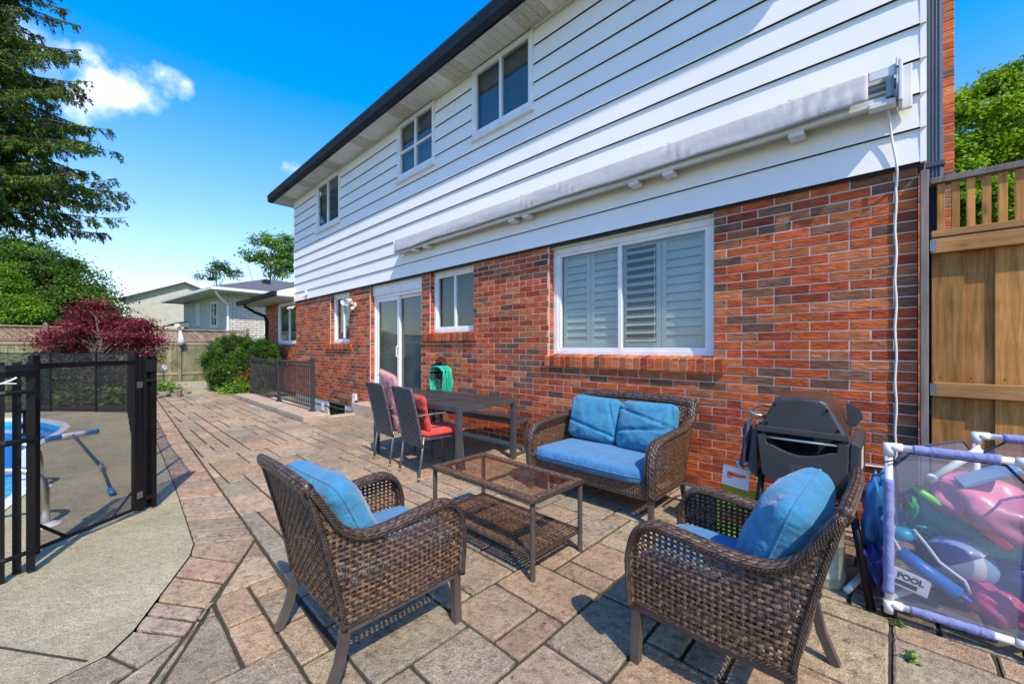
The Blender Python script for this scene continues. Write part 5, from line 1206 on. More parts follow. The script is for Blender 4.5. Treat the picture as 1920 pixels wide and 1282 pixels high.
# ------------------------------------------------------------------ pool toy basket
bk=thing('toy_basket','white pipe framed mesh basket with blue sleeves full of pool toys','basket',(.3,3.0,0),world=True)
MT['bsleeve']=clothmat('blue_sleeve',(.15,.18,.38),(.24,.27,.50)); MT['bkmesh']=meshmat('grey_mesh',(.24,.27,.33),.64); MT['navymesh']=clothmat('navy_binding',(.015,.02,.06),(.03,.04,.10))
A0=Vector((-.02,2.76,0)); A1=Vector((.432,2.78,0)); B0=Vector((.335,3.45,0)); B1=Vector((.98,3.50,0)); ZT=.86; ZB=.075
def pipe(pts,r=.0165,name='pipe'):
    s=MB(); s.tube(pts,r,12); s.build(name,MT['pvc'],bk,smooth=True)
up=Vector((0,0,1))
for (a,b) in((A0,A1),(B0,B1)):
    pipe([a+up*.03,a+up*ZT]); pipe([b+up*.03,b+up*ZT]); pipe([a+up*ZT,b+up*ZT]); pipe([a+up*ZB,b+up*ZB])
pipe([A0+up*(ZB+.03),B0+up*(ZB+.03)]); pipe([A1+up*(ZB+.03),B1+up*(ZB+.03)])
d=(A1-A0).normalized()
for p,sg in((A0,1),(A1,-1),(B0,1),(B1,-1)):
    for z in(ZT,ZB):
        s=MB(); s.tube([p+up*(z-.045),p+up*(z+.018)],.022,12); s.tube([p+up*z,p+up*z+d*.05*sg],.021,12); s.build('pipe_fitting',MT['pvc'],bk,smooth=True)
def sleeve(a,b,r=.024,sd=0):
    n_=30; r=.021; P=[a.lerp(b,q/n_) for q in range(n_+1)]; rr=random.Random(sd); s=MB(); s.tube(P,[r*(1+.09*rr.uniform(-1,1)) for _ in P],12); s.build('sleeve',MT['bsleeve'],bk,smooth=True)
sleeve(A0+up*.13,A0+up*.70,.025,1); sleeve(A1+up*.13,A1+up*.72,.027,2); sleeve(A0.lerp(A1,.19)+up*ZT,A0.lerp(A1,.80)+up*ZT,.024,3); sleeve(A0.lerp(A1,.17)+up*ZB,A0.lerp(A1,.76)+up*ZB,.024,4); sleeve(B0.lerp(B1,.15)+up*ZT,B0.lerp(B1,.9)+up*ZT,.026,5); sleeve(B1+up*.13,B1+up*.72,.025,6)
def mp_(a,b,bow):
    nrm=(b-a).normalized().cross(up)
    def fn(u,v):
        # mesh is scooped at the top corners
        zt=ZT-.02-(.10*(1-min(1,u/.17)) if u<.17 else 0)-(.10*(1-min(1,(1-u)/.17)) if u>.83 else 0)
        p=a.lerp(b,u); return p+up*(ZB+(zt-ZB)*v)+nrm*bow*math.sin(math.pi*u)*math.sin(math.pi*v)
    s=MB(); s.grid(fn,24,16); s.build('mesh_side',MT['bkmesh'],bk,smooth=True)
    s=MB(); s.tube([fn(q/24,1) for q in range(25)],.006,6); s.build('binding',MT['navymesh'],bk,smooth=True)
mp_(A0,A1,.03); mp_(B0,B1,-.03); mp_(B0,A0,.05); mp_(A1,B1,.05)
s=MB(); s.add([A0+up*.10,A1+up*.10,B1+up*.10,B0+up*.10],[(0,1,2,3)]); s.build('mesh_floor',MT['bkmesh'],bk)
for p in(A0,A1,B0,B1):
    s=MB(); s.lathe([(0,-.012),(.028,-.012),(.032,0),(.028,.012),(0,.012)],n=16,M_=Matrix.Translation((p.x,p.y,.033))@Matrix.Rotation(R_(90),4,'X')); s.build('caster',MT['black'],bk,smooth=True)
s=MB(); s.tube([A0+up*(ZT-.08)+Vector((-.02,-.01,0)),A0+up*(ZT-.06)+Vector((.02,-.03,0)),A0+up*(ZT-.02)+Vector((.08,-.01,0))],.004,6); s.build('tie',MT['navymesh'],bk)
# toys
TM={}
def tm(n_,c,r=.4,c2=None): 
    TM[n_]=mat('toy_'+n_,c,r,c2 or tuple(q*.8 for q in c),4,coat=.2); return TM[n_]
tm('pink',(.72,.22,.36)); tm('pinkd',(.62,.08,.22)); tm('blue',(.02,.18,.60)); tm('green',(.10,.60,.05)); tm('teal',(.02,.40,.38)); tm('red',(.65,.05,.04)); tm('white',(.68,.70,.76)); tm('navy',(.02,.05,.25)); tm('lblue',(.25,.42,.70)); tm('cyan',(.02,.40,.65)); TM['clear']=glassmat('clear_plastic',(.85,.88,.9),1.5); tm('yell',(.6,.55,.05))
def ell(name,label,cat,c,r,mt,rot=(0,0,0),nz_=.0,sq=1.0,seed=0):
    s=MB(); n1,n2=22,30; 
    def fn(u,v):
        th=math.pi*v; ph=2*math.pi*u; cth,sth=math.cos(th),math.sin(th)
        p=Vector((sth*math.cos(ph),sth*math.sin(ph),cth)); k=1+nz_*noise.noise(p*2.2+Vector((seed,0,0)))
        return Vector((p.x*r[0]*k,p.y*r[1]*k,p.z*r[2]*k))
    s.grid(fn,n2,n1); o=s.build(name,mt,smooth=True,merge=True); o.location=c; o.rotation_euler=rot; return tag(o,label,cat)
ell('inflatable_ring','large pink folded inflatable at the top of the toy basket','inflatable',(.36,3.06,.56),(.235,.17,.115),TM['pink'],(R_(20),R_(20),R_(10)),.35,seed=2)
ell('inflatable_ring','crumpled dark pink float at the bottom right of the toy basket','inflatable',(.33,2.86,.17),(.115,.07,.075),TM['pinkd'],(0,R_(15),0),.35,seed=5)
bb=thing('beach_ball','half deflated navy, white and pale blue beach ball in the toy basket','ball',(.235,2.97,.30)); 
for k in range(6):
    s=MB(); s.grid(lambda u,v,k=k:Vector((.135*math.sin(math.pi*v)*math.cos((k+u)*math.pi/3),.10*math.sin(math.pi*v)*math.sin((k+u)*math.pi/3),.12*math.cos(math.pi*v))),6,14); s.build('panel',TM[('navy','white','lblue')[k%3]],bb,smooth=True)
bb.rotation_euler=(R_(50),R_(30),R_(20))
s=MB(); s.tube([(.02,2.84,.32),(.10,2.82,.27),(.22,2.81,.20)],.033,16); s.tube([(.22,2.81,.20),(.26,2.81,.18)],.010,8); tag(s.build('water_blaster',TM['blue'],smooth=True),'bright blue foam tube water toy lying diagonally in the basket','pool toy')
s=MB(); s.lathe([(0,-.03),(.04,-.028),(.05,0),(.04,.028),(0,.03)],(.03,2.88,.40),18); tag(s.build('dive_toy',TM['cyan'],smooth=True),'round light blue toy above the blue foam tube','pool toy')
s=MB(); s.tube([(.0,2.86,.44),(-.005,2.84,.38),(.02,2.825,.33),(.07,2.82,.31)],.008,8); s.tube([(.07,2.86,.44),(.12,2.86,.37),(.16,2.85,.31),(.24,2.83,.26),(.26,2.83,.20)],.008,8); tag(s.build('jump_rope',TM['white'],smooth=True),'white and pink cord looped between the toys','rope')
lbx=thing('pool_box','white label pouch reading POOL at the lower left of the basket','package',(.055,2.79,.20))
s=MB(); s.box(-.07,.07,-.008,.008,-.042,.042); s.build('pouch',TM['white'],lbx,bev=.004)
def text(st,size,loc,rot,mt,parent,name='lettering',ext=.0008,bold=.0):
    cu=bpy.data.curves.new(name,'FONT'); cu.body=st; cu.size=size; cu.extrude=ext; cu.offset=bold; cu.align_x='CENTER'; cu.align_y='CENTER'
    to=bpy.data.objects.new(name,cu); C.objects.link(to); bpy.context.view_layer.update()
    me=bpy.data.meshes.new_from_object(to.evaluated_get(bpy.context.evaluated_depsgraph_get())); bpy.data.objects.remove(to)
    o=bpy.data.objects.new(name,me); me.materials.clear(); me.materials.append(mt); C.objects.link(o); o.location=loc; o.rotation_euler=rot
    if parent: o.parent=parent
    return o
text('POOL',.036,(0,-.0095,.012),(R_(90),0,0),MT['black'],lbx,bold=.0012)
s=MB(); s.box(-.05,.03,-.0095,-.0082,-.030,-.010); s.build('print_bar',MT['black'],lbx)
lbx.rotation_euler=(R_(-12),R_(12),0)
ell('sand_toy','lime green plastic sand toy behind the mesh','pool toy',(.12,2.93,.60),(.06,.02,.02),TM['green'],(0,R_(35),0))
ell('sand_toy','darker green plastic toy below the lime one','pool toy',(.07,2.92,.53),(.02,.02,.055),tm('dgreen',(.02,.35,.10)),(0,0,0),.4)
s=MB(); s.box(-.10,.10,-.006,.006,-.018,.018); o=s.build('paddle',TM['red'],bev=.004); o.location=(.31,2.90,.50); o.rotation_euler=(0,R_(42),0); tag(o,'thin red paddle leaning under the pink inflatable','pool toy')
s=MB(); rr=random.Random(4); 
for k in range(16): 
    a=Vector((rr.uniform(.06,.36),rr.uniform(2.95,3.1),rr.uniform(.34,.50))); s.tube([a+Vector((.035*math.cos(q*.5),.01*math.sin(q+k),.03*math.sin(q*.5))) for q in range(10)],.0045,5)
tag(s.build('toy_net',TM['teal'],smooth=True),'tangle of teal netting and clear rings in the middle of the basket','net')
ell('float_bag','dark teal folded float filling the middle of the basket','inflatable',(.24,3.14,.40),(.22,.10,.14),TM['teal'],(0,R_(8),0),.5,seed=9)
ell('float_bag','navy folded float at the lower back of the basket','inflatable',(.30,3.15,.22),(.24,.12,.12),TM['navy'],(0,0,0),.5,seed=3)
s=MB(); s.box(-.11,.11,-.05,.05,-.002,.022); o=s.build('plastic_case',TM['lblue'],bev=.006); o.location=(.33,3.0,.73); o.rotation_euler=(R_(10),R_(-30),R_(8)); tag(o,'pale blue clear plastic case poking out at the top','case')
s=MB(); s.tube([(.13,2.85,.71),(.30,2.98,.86)],.017,14); s.tube([(.122,2.843,.705),(.14,2.857,.72)],.021,14); tag(s.build('plastic_pipe',MT['pvc'],smooth=True),'short white pipe sticking diagonally out of the basket top','pipe')
s=MB(); s.tube([(-.19,2.86,.02),(-.10,3.20,.05),(-.07,3.3,.10)],.017,14); tag(s.build('plastic_pipe',MT['pvc'],smooth=True),'white pipe lying on the pavers under the grill cart legs','pipe')
ell('swim_bag','crumpled bright blue bag beside the left post of the toy basket','bag',(-.075,3.02,.43),(.055,.10,.21),tm('bbag',(.02,.16,.38),.5),(0,R_(4),0),.5,seed=4)
ell('swim_bag','dark purple cloth bag on the ground left of the toy basket','bag',(-.085,3.0,.16),(.05,.12,.13),tm('pbag',(.05,.05,.22),.7),(0,R_(-10),0),.6,seed=7)
# ------------------------------------------------------------------ vegetation
def leaves(name,cen,nrm,L,Wd,cols,mat_,parent=None,seed=0,droop=0,dirs=None):
    """one small folded leaf per centre; numpy arrays"""
    rs=np.random.RandomState(seed); n=len(cen); cen=np.asarray(cen,float); nrm=np.asarray(nrm,float)
    nrm/= np.linalg.norm(nrm,axis=1,keepdims=True)+1e-9
    if dirs is None:
        d=rs.normal(size=(n,3)); 
    else: d=np.asarray(dirs,float)+rs.normal(size=(n,3))*.25
    d-=nrm*np.sum(d*nrm,1,keepdims=True); d/=np.linalg.norm(d,axis=1,keepdims=True)+1e-9
    b=np.cross(nrm,d); L=np.broadcast_to(L,(n,))[:,None]*rs.uniform(.7,1.3,(n,1)); Wd=np.broadcast_to(Wd,(n,))[:,None]*rs.uniform(.75,1.25,(n,1))
    p0=cen-d*L*.5; p2=cen+d*L*.5-nrm*L*.12; p1=cen+b*Wd*.5+nrm*Wd*.15; p3=cen-b*Wd*.5+nrm*Wd*.15
    V=np.stack([p0,p1,p2,p3],1).reshape(-1,3)
    off=RL.get(parent,Vector((0,0,0))) if parent else Vector((0,0,0)); V=V-np.array(off)
    me=bpy.data.meshes.new(name); me.vertices.add(4*n); me.vertices.foreach_set('co',V.ravel()); me.loops.add(4*n); me.loops.foreach_set('vertex_index',np.arange(4*n)); me.polygons.add(n); me.polygons.foreach_set('loop_start',np.arange(n)*4); me.polygons.foreach_set('loop_total',np.full(n,4)); me.update(calc_edges=True)
    cc=np.asarray(cols,float); cc=cc*rs.uniform(.7,1.3,(n,1)); cc=np.concatenate([cc,np.ones((n,1))],1); ca=me.color_attributes.new('Col','FLOAT_COLOR','CORNER'); ca.data.foreach_set('color',np.repeat(cc,4,0).ravel())
    me.materials.append(mat_); o=bpy.data.objects.new(name,me); C.objects.link(o)
    if parent: o.parent=parent
    return o
def crown(ells,nclump,nleaf,cr,leafL,pal,seed,top_light=.0,shell=.55,flat=.6,bias=.5):
    """clumps of leaves scattered through ellipsoids: returns centres, normals, colours, clump centres"""
    rs=np.random.RandomState(seed); Cn=[];Nn=[];Cc=[];K=[]
    vol=np.array([e[1][0]*e[1][1]*e[1][2] for e in ells])**(2/3); vol/=vol.sum()
    pal=np.array(pal)
    for q in range(nclump):
        e=ells[rs.choice(len(ells),p=vol)]; d=rs.normal(size=3); d/=np.linalg.norm(d); r=shell+(1-shell)*rs.uniform()**.5
        r*=rs.uniform(.85,1.12)
        c=np.array(e[0])+d*r*np.array(e[1]); K.append(c)
        n=int(nleaf*rs.uniform(.5,1.5)); s=cr*rs.uniform(.5,1.35)
        p=rs.normal(size=(n,3))*.5; p[:,2]*=flat; p=c+p*s
        nn=rs.normal(size=(n,3))*.7+d*bias+np.array([0,0,.8]); base=pal[rs.randint(len(pal))]; cl=base*rs.uniform(.8,1.2)
        Cn.append(p);Nn.append(nn);Cc.append(np.tile(cl,(n,1)))
    return np.concatenate(Cn),np.concatenate(Nn),np.concatenate(Cc),np.array(K)
def limbs(root,base,top,r,K,nl,seed,mat_=None,spread=.35,kink=.12):
    rs=random.Random(seed); s=MB(); base=Vector(base);top=Vector(top)
    pts=[];n=8
    for i in range(n+1):
        t=i/n; p=base.lerp(top,t)+Vector((rs.uniform(-1,1),rs.uniform(-1,1),0))*kink*t*(1 if i<n else 1); pts.append(p)
    s.tube(pts,[r*(1.25 if i==0 else 1-.75*i/n) for i in range(n+1)],10)
    s.build('trunk',mat_ or MT['bark'],root,smooth=True)
    s=MB()
    for k in range(min(nl,len(K))):
        c=Vector(K[rs.randrange(len(K))]); t=rs.uniform(.35,.95); a=base.lerp(top,t); i0=min(n-1,int(t*n)); a=pts[i0].lerp(pts[i0+1],t*n-i0)
        m_=a.lerp(c,.5)+Vector((0,0,(c-a).length*.12))+Vector((rs.uniform(-1,1),rs.uniform(-1,1),rs.uniform(-1,1)))*.08*(c-a).length
        s.tube([a,a.lerp(m_,.5),m_,m_.lerp(c,.6)+Vector((0,0,.02)),c],[r*.35,r*.28,r*.2,r*.12,r*.04],6)
    s.build('branches',mat_ or MT['bark'],root,smooth=True)
def tree(name,label,cat,base,ells,nclump,nleaf,cr,L,W_,pal,seed,r=.15,top=None,nl=25,mat_=None,shell=.5,flat=.6,group=None):
    root=thing(name,label,cat,base,group=group,world=True)
    cen,nrm,col,K=crown(ells,nclump,nleaf,cr,L,pal,seed,shell=shell,flat=flat)
    if top is None:
        e=ells[0]; top=(e[0][0],e[0][1],e[0][2]+e[1][2]*.5)
    limbs(root,base,top,r,K,nl,seed)
    leaves('crown',cen,nrm,L,W_,col,mat_ or MT['leaf'],root,seed)
    return root
G1=[(.055,.12,.010),(.08,.16,.012),(.035,.085,.010),(.10,.19,.018),(.06,.13,.012)]
G2=[(.14,.26,.010),(.18,.31,.012),(.09,.19,.010),(.22,.34,.016)]
# big green trees beyond the fence on the left
def PZ(x,y,Z): 
    l=Z*(x-960)/FPX; p=FW*Z+RT*l; return (p.x,p.y,CAMZ-(y-650)*Z/FPX)
a=PZ(95,560,27)
tree('broadleaf_tree','large rounded dark green tree beyond the old fence on the left','tree',(a[0],a[1],-.1),[((a[0],a[1],4.2),(2.6,3.3,3.4)),(PZ(25,520,28),(3,2.6,2.6)),(PZ(150,590,26),(2,1.9,2.2)),(PZ(180,620,26),(1.6,1.2,1.6)),(PZ(60,500,28),(2,2,1.9))],420,150,.75,.17,.12,G1,31,.28)
a=PZ(15,570,21)
tree('broadleaf_tree','lighter green tree at the left edge in front of the dark one','tree',(a[0],a[1],-.1),[((a[0],a[1],2.6),(1.6,1.6,1.5)),(PZ(-30,560,21),(1.5,1.5,2)),(PZ(45,590,21),(.9,.7,.9))],200,170,.5,.12,.085,[(.11,.23,.012),(.15,.28,.015),(.08,.18,.012)],32,.16)
a=PZ(85,610,22.5)
tree('shrub','dark purple green bush between the trees and the fence','shrub',(a[0],a[1],-.1),[((a[0],a[1],1.9),(1.0,1.3,.9)),(PZ(125,600,23),(.8,.8,.8))],90,130,.4,.09,.06,[(.05,.035,.02),(.06,.02,.02),(.03,.06,.015)],33,.08)
for i,(x,y,rx,s,lab) in enumerate(((215,612,1.1,61,'low green tree top right of the large tree, near the beige house'),)):
    a=PZ(x,y,30); tree('broadleaf_tree',lab,'tree',(a[0],a[1],-.1),[(a,(rx,rx,1.2)),(PZ(195,625,30),(1.2,1.2,1.2))],70,110,.5,.16,.11,G1,s,.12)
# Japanese maple
a=PZ(190,640,11.3)
tree('japanese_maple','spreading deep red Japanese maple behind the mesh pool fence','tree',(-15.5,.15,-.05),[(PZ(190,635,11.3),(1.0,1.0,.55)),(PZ(125,645,11.4),(.6,.6,.38)),(PZ(255,630,11.2),(.6,.5,.5)),(PZ(185,600,11.4),(.65,.6,.42)),(PZ(270,655,11.2),(.35,.3,.4)),(PZ(110,630,11.5),(.35,.4,.2)),(PZ(185,575,11.4),(.2,.2,.22)),(PZ(282,612,11.2),(.2,.2,.2)),(PZ(150,660,11.3),(.7,.6,.3))],300,90,.32,.085,.028,[(.17,.020,.032),(.23,.035,.05),(.10,.014,.022),(.27,.06,.07),(.13,.02,.03)],34,.07,(-15.5,.1,1.8),40,MT['redleaf'],.35,.3)
# yew hedge blocks
root=thing('yew_shrub','large clipped dark green yew beside the far wing window','shrub',(-15.1,3.35,-.05),world=True)
cen,nrm,col,K=crown([((-15.5,3.15,.85),(1.0,.75,.85)),((-14.7,3.45,.80),(.9,.55,.80)),((-15.2,3.2,.5),(1.1,.75,.6)),((-14.0,3.6,.95),(.9,.4,.55)),((-15.8,3.0,.7),(.5,.45,.7))],900,130,.13,.05,[(.035,.095,.010),(.06,.15,.015),(.022,.06,.008),(.11,.22,.02)],35,shell=.86,flat=1.0)
leaves('foliage',cen,nrm,.055,.02,col,MT['leaf'],root,35); s=MB(); s.cyl((-15.3,3.3,-.05),(-15.2,3.3,.9),.06,8); s.build('stem',MT['bark'],root)
def plant(name,label,base,r,h,n,L,W_,pal,seed,cat='plant',group=None):
    root=thing(name,label,cat,base,group=group,world=True); rs=random.Random(seed); nr=np.random.RandomState(seed)
    s=MB(); Cn=[];Nn=[];Dn=[]
    for k in range(max(5,n//40)):
        a=rs.uniform(0,6.28); d=Vector((math.cos(a)*rs.uniform(.1,1)*r,math.sin(a)*rs.uniform(.1,1)*r,h*rs.uniform(.6,1))); s.tube([Vector(base),Vector(base)+d*.5+Vector((0,0,h*.1)),Vector(base)+d],.004,4)
    s.build('stem',MT['stem'],root)
    p=nr.normal(size=(n,3))*[r*.5,r*.5,h*.28]+[base[0],base[1],base[2]+h*.5]; p[:,2]=np.clip(p[:,2],base[2]+.01,base[2]+h*1.2)
    nn=nr.normal(size=(n,3))*.5+[0,0,1]; pal=np.array(pal); leaves('foliage',p,nn,L,W_,pal[nr.randint(len(pal),size=n)],MT['leaf'],root,seed); return root
MT['stem']=mat('stem',(.06,.12,.03),.7)
pl=[((-13.35,3.05),.40,.38,500,'bright green leafy clump spilling over the railing end',[(.12,.28,.02),(.16,.33,.03),(.08,.2,.02)]),((-14.1,2.85),.42,.34,500,'bright green leafy plant at the patio edge in front of the yew',[(.12,.28,.02),(.16,.33,.03),(.08,.2,.02)]),((-13.7,3.2),.45,.60,420,'fresh green tall perennial between the yew and the railing',[(.09,.22,.02),(.12,.26,.03)]),((-13.55,3.1),.26,.80,260,'rust orange leaved plant in front of the yew',[(.42,.10,.03),(.36,.07,.02),(.14,.16,.02)]),
 ((-14.9,1.35),.35,.45,420,'green plant beside the edging stones',[(.10,.24,.02),(.13,.28,.03)]),((-15.4,1.55),.30,.30,260,'low yellow green plant behind the edging stones',[(.16,.28,.03),(.13,.25,.03)])]
for i,(p,r,h,n,lab,pal) in enumerate(pl): plant('perennial_plant',lab,(p[0],p[1],-.05),r,h,n,.085,.045,pal,70+i)
for i,(x,y) in enumerate(((-13.55,-.45),(-13.45,-.05),(-13.15,.22),(-12.9,.52))):
    plant('hosta',['yellow green hosta behind the mesh fence, leftmost','variegated hosta behind the mesh fence, second from left','variegated hosta behind the mesh fence, third from left','yellow green hosta behind the mesh fence, nearest the patio'][i],(x-.6,y,-.05),.20,.36,120,.16,.09,[(.30,.32,.08),(.20,.26,.05),(.38,.38,.14)],90+i,group='hostas behind the pool fence')
plant('shrub','dark green bush under the red maple',(-15.3,-.9,-.05),.75,1.2,1800,.09,.05,[(.02,.07,.02),(.03,.09,.025)],99,'shrub')
plant('shrub','dark shrub right under the red maple',(-15.0,.35,-.05),.6,1.1,1300,.08,.045,[(.03,.045,.02),(.05,.05,.02),(.02,.05,.02)],98,'shrub')
# edging stones
MT['stone']=mat('stone',(.36,.28,.22),.9,(.24,.19,.16),5,bump=.7,bscale=18)
rr=random.Random(12)
for i in range(14):
    t=i/13; x=-14.35-.9*t*(1 if i%2 else .8)+rr.uniform(-.1,.1); y=.98+.75*t+rr.uniform(-.12,.12); z=.0+(.07 if i%3==0 else 0)
    s=MB(); w_=rr.uniform(.16,.34); n_=9; prof=[(w_*rr.uniform(.7,1)*math.cos(2*math.pi*k/n_),w_*.7*rr.uniform(.7,1)*math.sin(2*math.pi*k/n_)) for k in range(n_)]
    s.prism(prof,'Z',-.05,.05); o=s.build('edging_stone',MT['stone'],bev=.015); o.location=(x,y,z); o.rotation_euler=(rr.uniform(-.1,.1),rr.uniform(-.1,.1),rr.uniform(0,3))
    tag(o,'flat stone in the rough edging pile at the patio end','stone','flat stones edging the planting bed')
# grass tufts over the lawn near the fence
nr=np.random.RandomState(5); n=9000; gx=nr.uniform(-20.3,-13.6,n); gy=nr.uniform(-9,1.5,n); k=~((gx>-16.6)&(gy>-2.2)); gx,gy=gx[k],gy[k]
o=leaves('grass',np.stack([gx,gy,np.full(len(gx),-.03)],1),nr.normal(size=(len(gx),3))*[1,1,.15],.09,.012,np.tile([.07,.13,.02],(len(gx),1)),MT['leaf'],None,5,dirs=np.tile([0,0,1.0],(len(gx),1))); tag(o,'short green lawn grass beyond the pool','grass',kind='stuff')
# weeds and moss in the joints near the camera
for i,(x,y,n,lab) in enumerate(((.052,2.441,14,'tiny green weed sprouting from the paver joint before the toy basket'),(.02,2.72,8,'small dark weed in the joint at the basket foot'))):
    plant('weed',lab,(x,y,-.01),.022,.06 if i==0 else .03,n*2,.030,.012,[(.12,.26,.02),(.06,.12,.02)],120+i)
nr=np.random.RandomState(8); MO=[]
for i in range(2600):
    if nr.rand()<.5: x=X0+U*nr.randint(60,90); y=nr.uniform(1.2,3.0); x+=nr.normal()*.0035
    else: y=Y0+U*nr.randint(20,32); x=nr.uniform(-2.0,.2); y+=nr.normal()*.0035
    if noise.noise(Vector((x*2.3,y*2.3,4)))>.12 and x>-2.2 and x<.3: MO.append((x,y,-.006+nr.rand()*.006))
o=leaves('joint_moss',np.array(MO),nr.normal(size=(len(MO),3))*.5+[0,0,1],.012,.007,np.tile([.09,.17,.015],(len(MO),1)),MT['leaf'],None,8); tag(o,'green moss growing in the paver joints','moss',kind='stuff')
# dry leaf litter on the patio and deck
nr=np.random.RandomState(6); n=170; lx=np.concatenate([nr.uniform(-8,1.2,n),nr.uniform(-2.5,.3,60)]); ly=np.concatenate([nr.uniform(-.2,3.7,n),nr.uniform(3.55,3.9,60)])
o=leaves('leaf_litter',np.stack([lx,ly,np.full(len(lx),.006)],1),nr.normal(size=(len(lx),3))*.25+[0,0,1],.020,.009,np.array([(.16,.09,.035),(.22,.14,.06),(.09,.05,.025),(.12,.13,.03)])[nr.randint(4,size=len(lx))],MT['leaf'],None,6); tag(o,'tiny dry leaves and seeds scattered over the pavers','leaf litter',kind='stuff')
# spruce
sp=thing('spruce_tree','tall dark spruce with drooping branches at the upper left','tree',PZ(-70,650,14.5)[:2]+(-.1,),world=True)
bx0,by0,_=PZ(-70,650,14.5); s=MB(); s.tube([(bx0,by0,-.1),(bx0,by0,8),(bx0,by0,24)],[.32,.24,.04],10); s.build('trunk',MT['bark'],sp,smooth=True)
rs=random.Random(17); br=MB(); Cn=[];Nn=[];Dn=[];Cc=[]
camdir=(Vector((0,0,0))-Vector((bx0,by0,0))).normalized(); rside=RT
zz=6.5; npal=[(.055,.12,.012),(.080,.155,.014),(.035,.075,.010),(.13,.21,.02)]
while zz<19.5:
    nb=8; a0=rs.uniform(0,6.28); Lmax=4.8*(1-(zz-5.5)/17.5)**.8
    for q in range(nb):
        a=a0+q*2*math.pi/nb+rs.uniform(-.3,.3); d=Vector((math.cos(a),math.sin(a),0))
        if d.dot(rside)<-.45: continue
        Lb=Lmax*rs.uniform(.5,1.15); z_=zz+rs.uniform(-.3,.3); pts=[]; droop=rs.uniform(.08,.26)
        for i in range(9):
            t=i/8; pts.append(Vector((bx0,by0,z_))+d*Lb*t+Vector((0,0,Lb*(.10*t-droop*t*t+.13*t**4))))
        br.tube(pts,[.05*(1-.85*i/8) for i in range(9)],5)
        side=Vector((-d.y,d.x,0)); nt_s=int(Lb*13)
        for k in range(nt_s):
            t=rs.uniform(.18,1.0); i0=min(7,int(t*8)); p=pts[i0].lerp(pts[i0+1],t*8-i0); sg=rs.choice((-1,1)); tl=rs.uniform(.35,.85)*(1.15-t*.75)*(Lb/4)**.4
            dd=(side*sg*rs.uniform(.5,1)+d*rs.uniform(.2,.9)+Vector((0,0,rs.uniform(-.55,-.05)))).normalized()
            tp=[p+dd*tl*u+Vector((0,0,-.28*tl*u*u)) for u in(0,.35,.7,1)]; br.tube(tp,[.012,.009,.006,.003],3,caps=False)
            col=npal[rs.randrange(4)]; kk=rs.uniform(.75,1.25)
            hang=rs.random()<.65
            for m_ in range(int(tl*52)):
                u=rs.random(); i1=min(2,int(u*3)); c=tp[i1].lerp(tp[i1+1],u*3-i1)
                nd=(dd*.7+Vector((rs.uniform(-1,1),rs.uniform(-1,1),rs.uniform(-1,.5)-(.7 if hang else 0)))*.9).normalized()
                off=nd*.05+(Vector((0,0,-rs.uniform(0,.16))) if hang else Vector((0,0,0)))
                Cn.append(tuple(c+off)); Dn.append(tuple(nd)); Nn.append((rs.uniform(-1,1),rs.uniform(-1,1),rs.uniform(-.2,1))); Cc.append((col[0]*kk,col[1]*kk,col[2]*kk))
    zz+=rs.uniform(.26,.42)
br.build('branches',MT['bark'],sp,smooth=True)
leaves('needles',Cn,Nn,.15,.042,Cc,MT['needle'],sp,17,dirs=Dn)
# tree at right behind the fence
a=PZ(1895,300,12.5)
def mapleR():
    E_=[]
    for (x,y,Z,r) in((1900,330,12.5,(1.6,1.6,1.5)),(1830,260,12.2,(1.1,1.1,1.0)),(1870,190,12.5,(1.0,1.0,.8)),(1885,130,12.5,(.35,.35,.35)),(1820,380,12,(1.3,1.3,1.0)),(1900,420,12,(1.4,1.4,1.0)),(1800,330,12,(.9,.9,1.2)),(1960,220,13,(1.5,1.5,1.4)),(1850,470,12,(1.4,1.4,1.0)),(1790,200,12.4,(.5,.5,.5)),(1980,450,12,(1.5,1.5,1.5))): E_.append((PZ(x,y,Z),r))
    return E_
tree('maple_tree','bright yellow green maple rising above the baluster fence at the right','tree',(a[0],a[1],-.1),mapleR(),620,130,.45,.11,.09,G2,41,.16,PZ(1895,180,12.5),45,shell=.4,flat=.45)
# distant small trees above the white brick house roof
a=PZ(505,520,34); tree('birch_tree','open airy tree with pale green leaves above the grey roof beside the house','tree',(a[0],a[1],-.1),[(PZ(505,475,34),(1.7,1.7,1.3)),(PZ(525,500,34),(1.6,1.6,1.0)),(PZ(515,450,34),(1.1,1.1,.5)),(PZ(475,482,34),(1.0,1.0,.35)),(PZ(545,465,34),(.9,.9,1.0)),(PZ(485,503,34),(.5,.5,.4))],95,60,.5,.20,.15,[(.10,.22,.03),(.14,.27,.04)],51,.12,PZ(508,455,34),30,shell=.3)
a=PZ(405,520,42); tree('poplar_tree','small bluish green tree top behind the roof of the white brick house','tree',(a[0],a[1],-.1),[(PZ(412,508,42),(1.1,1.1,.9)),(PZ(385,520,42),(.8,.8,.4)),(PZ(440,512,42),(.5,.5,.6)),(PZ(420,500,42),(.8,.8,.4))],34,50,.55,.22,.13,[(.07,.14,.06),(.09,.17,.07)],52,.1,PZ(408,500,42),14,shell=.3)
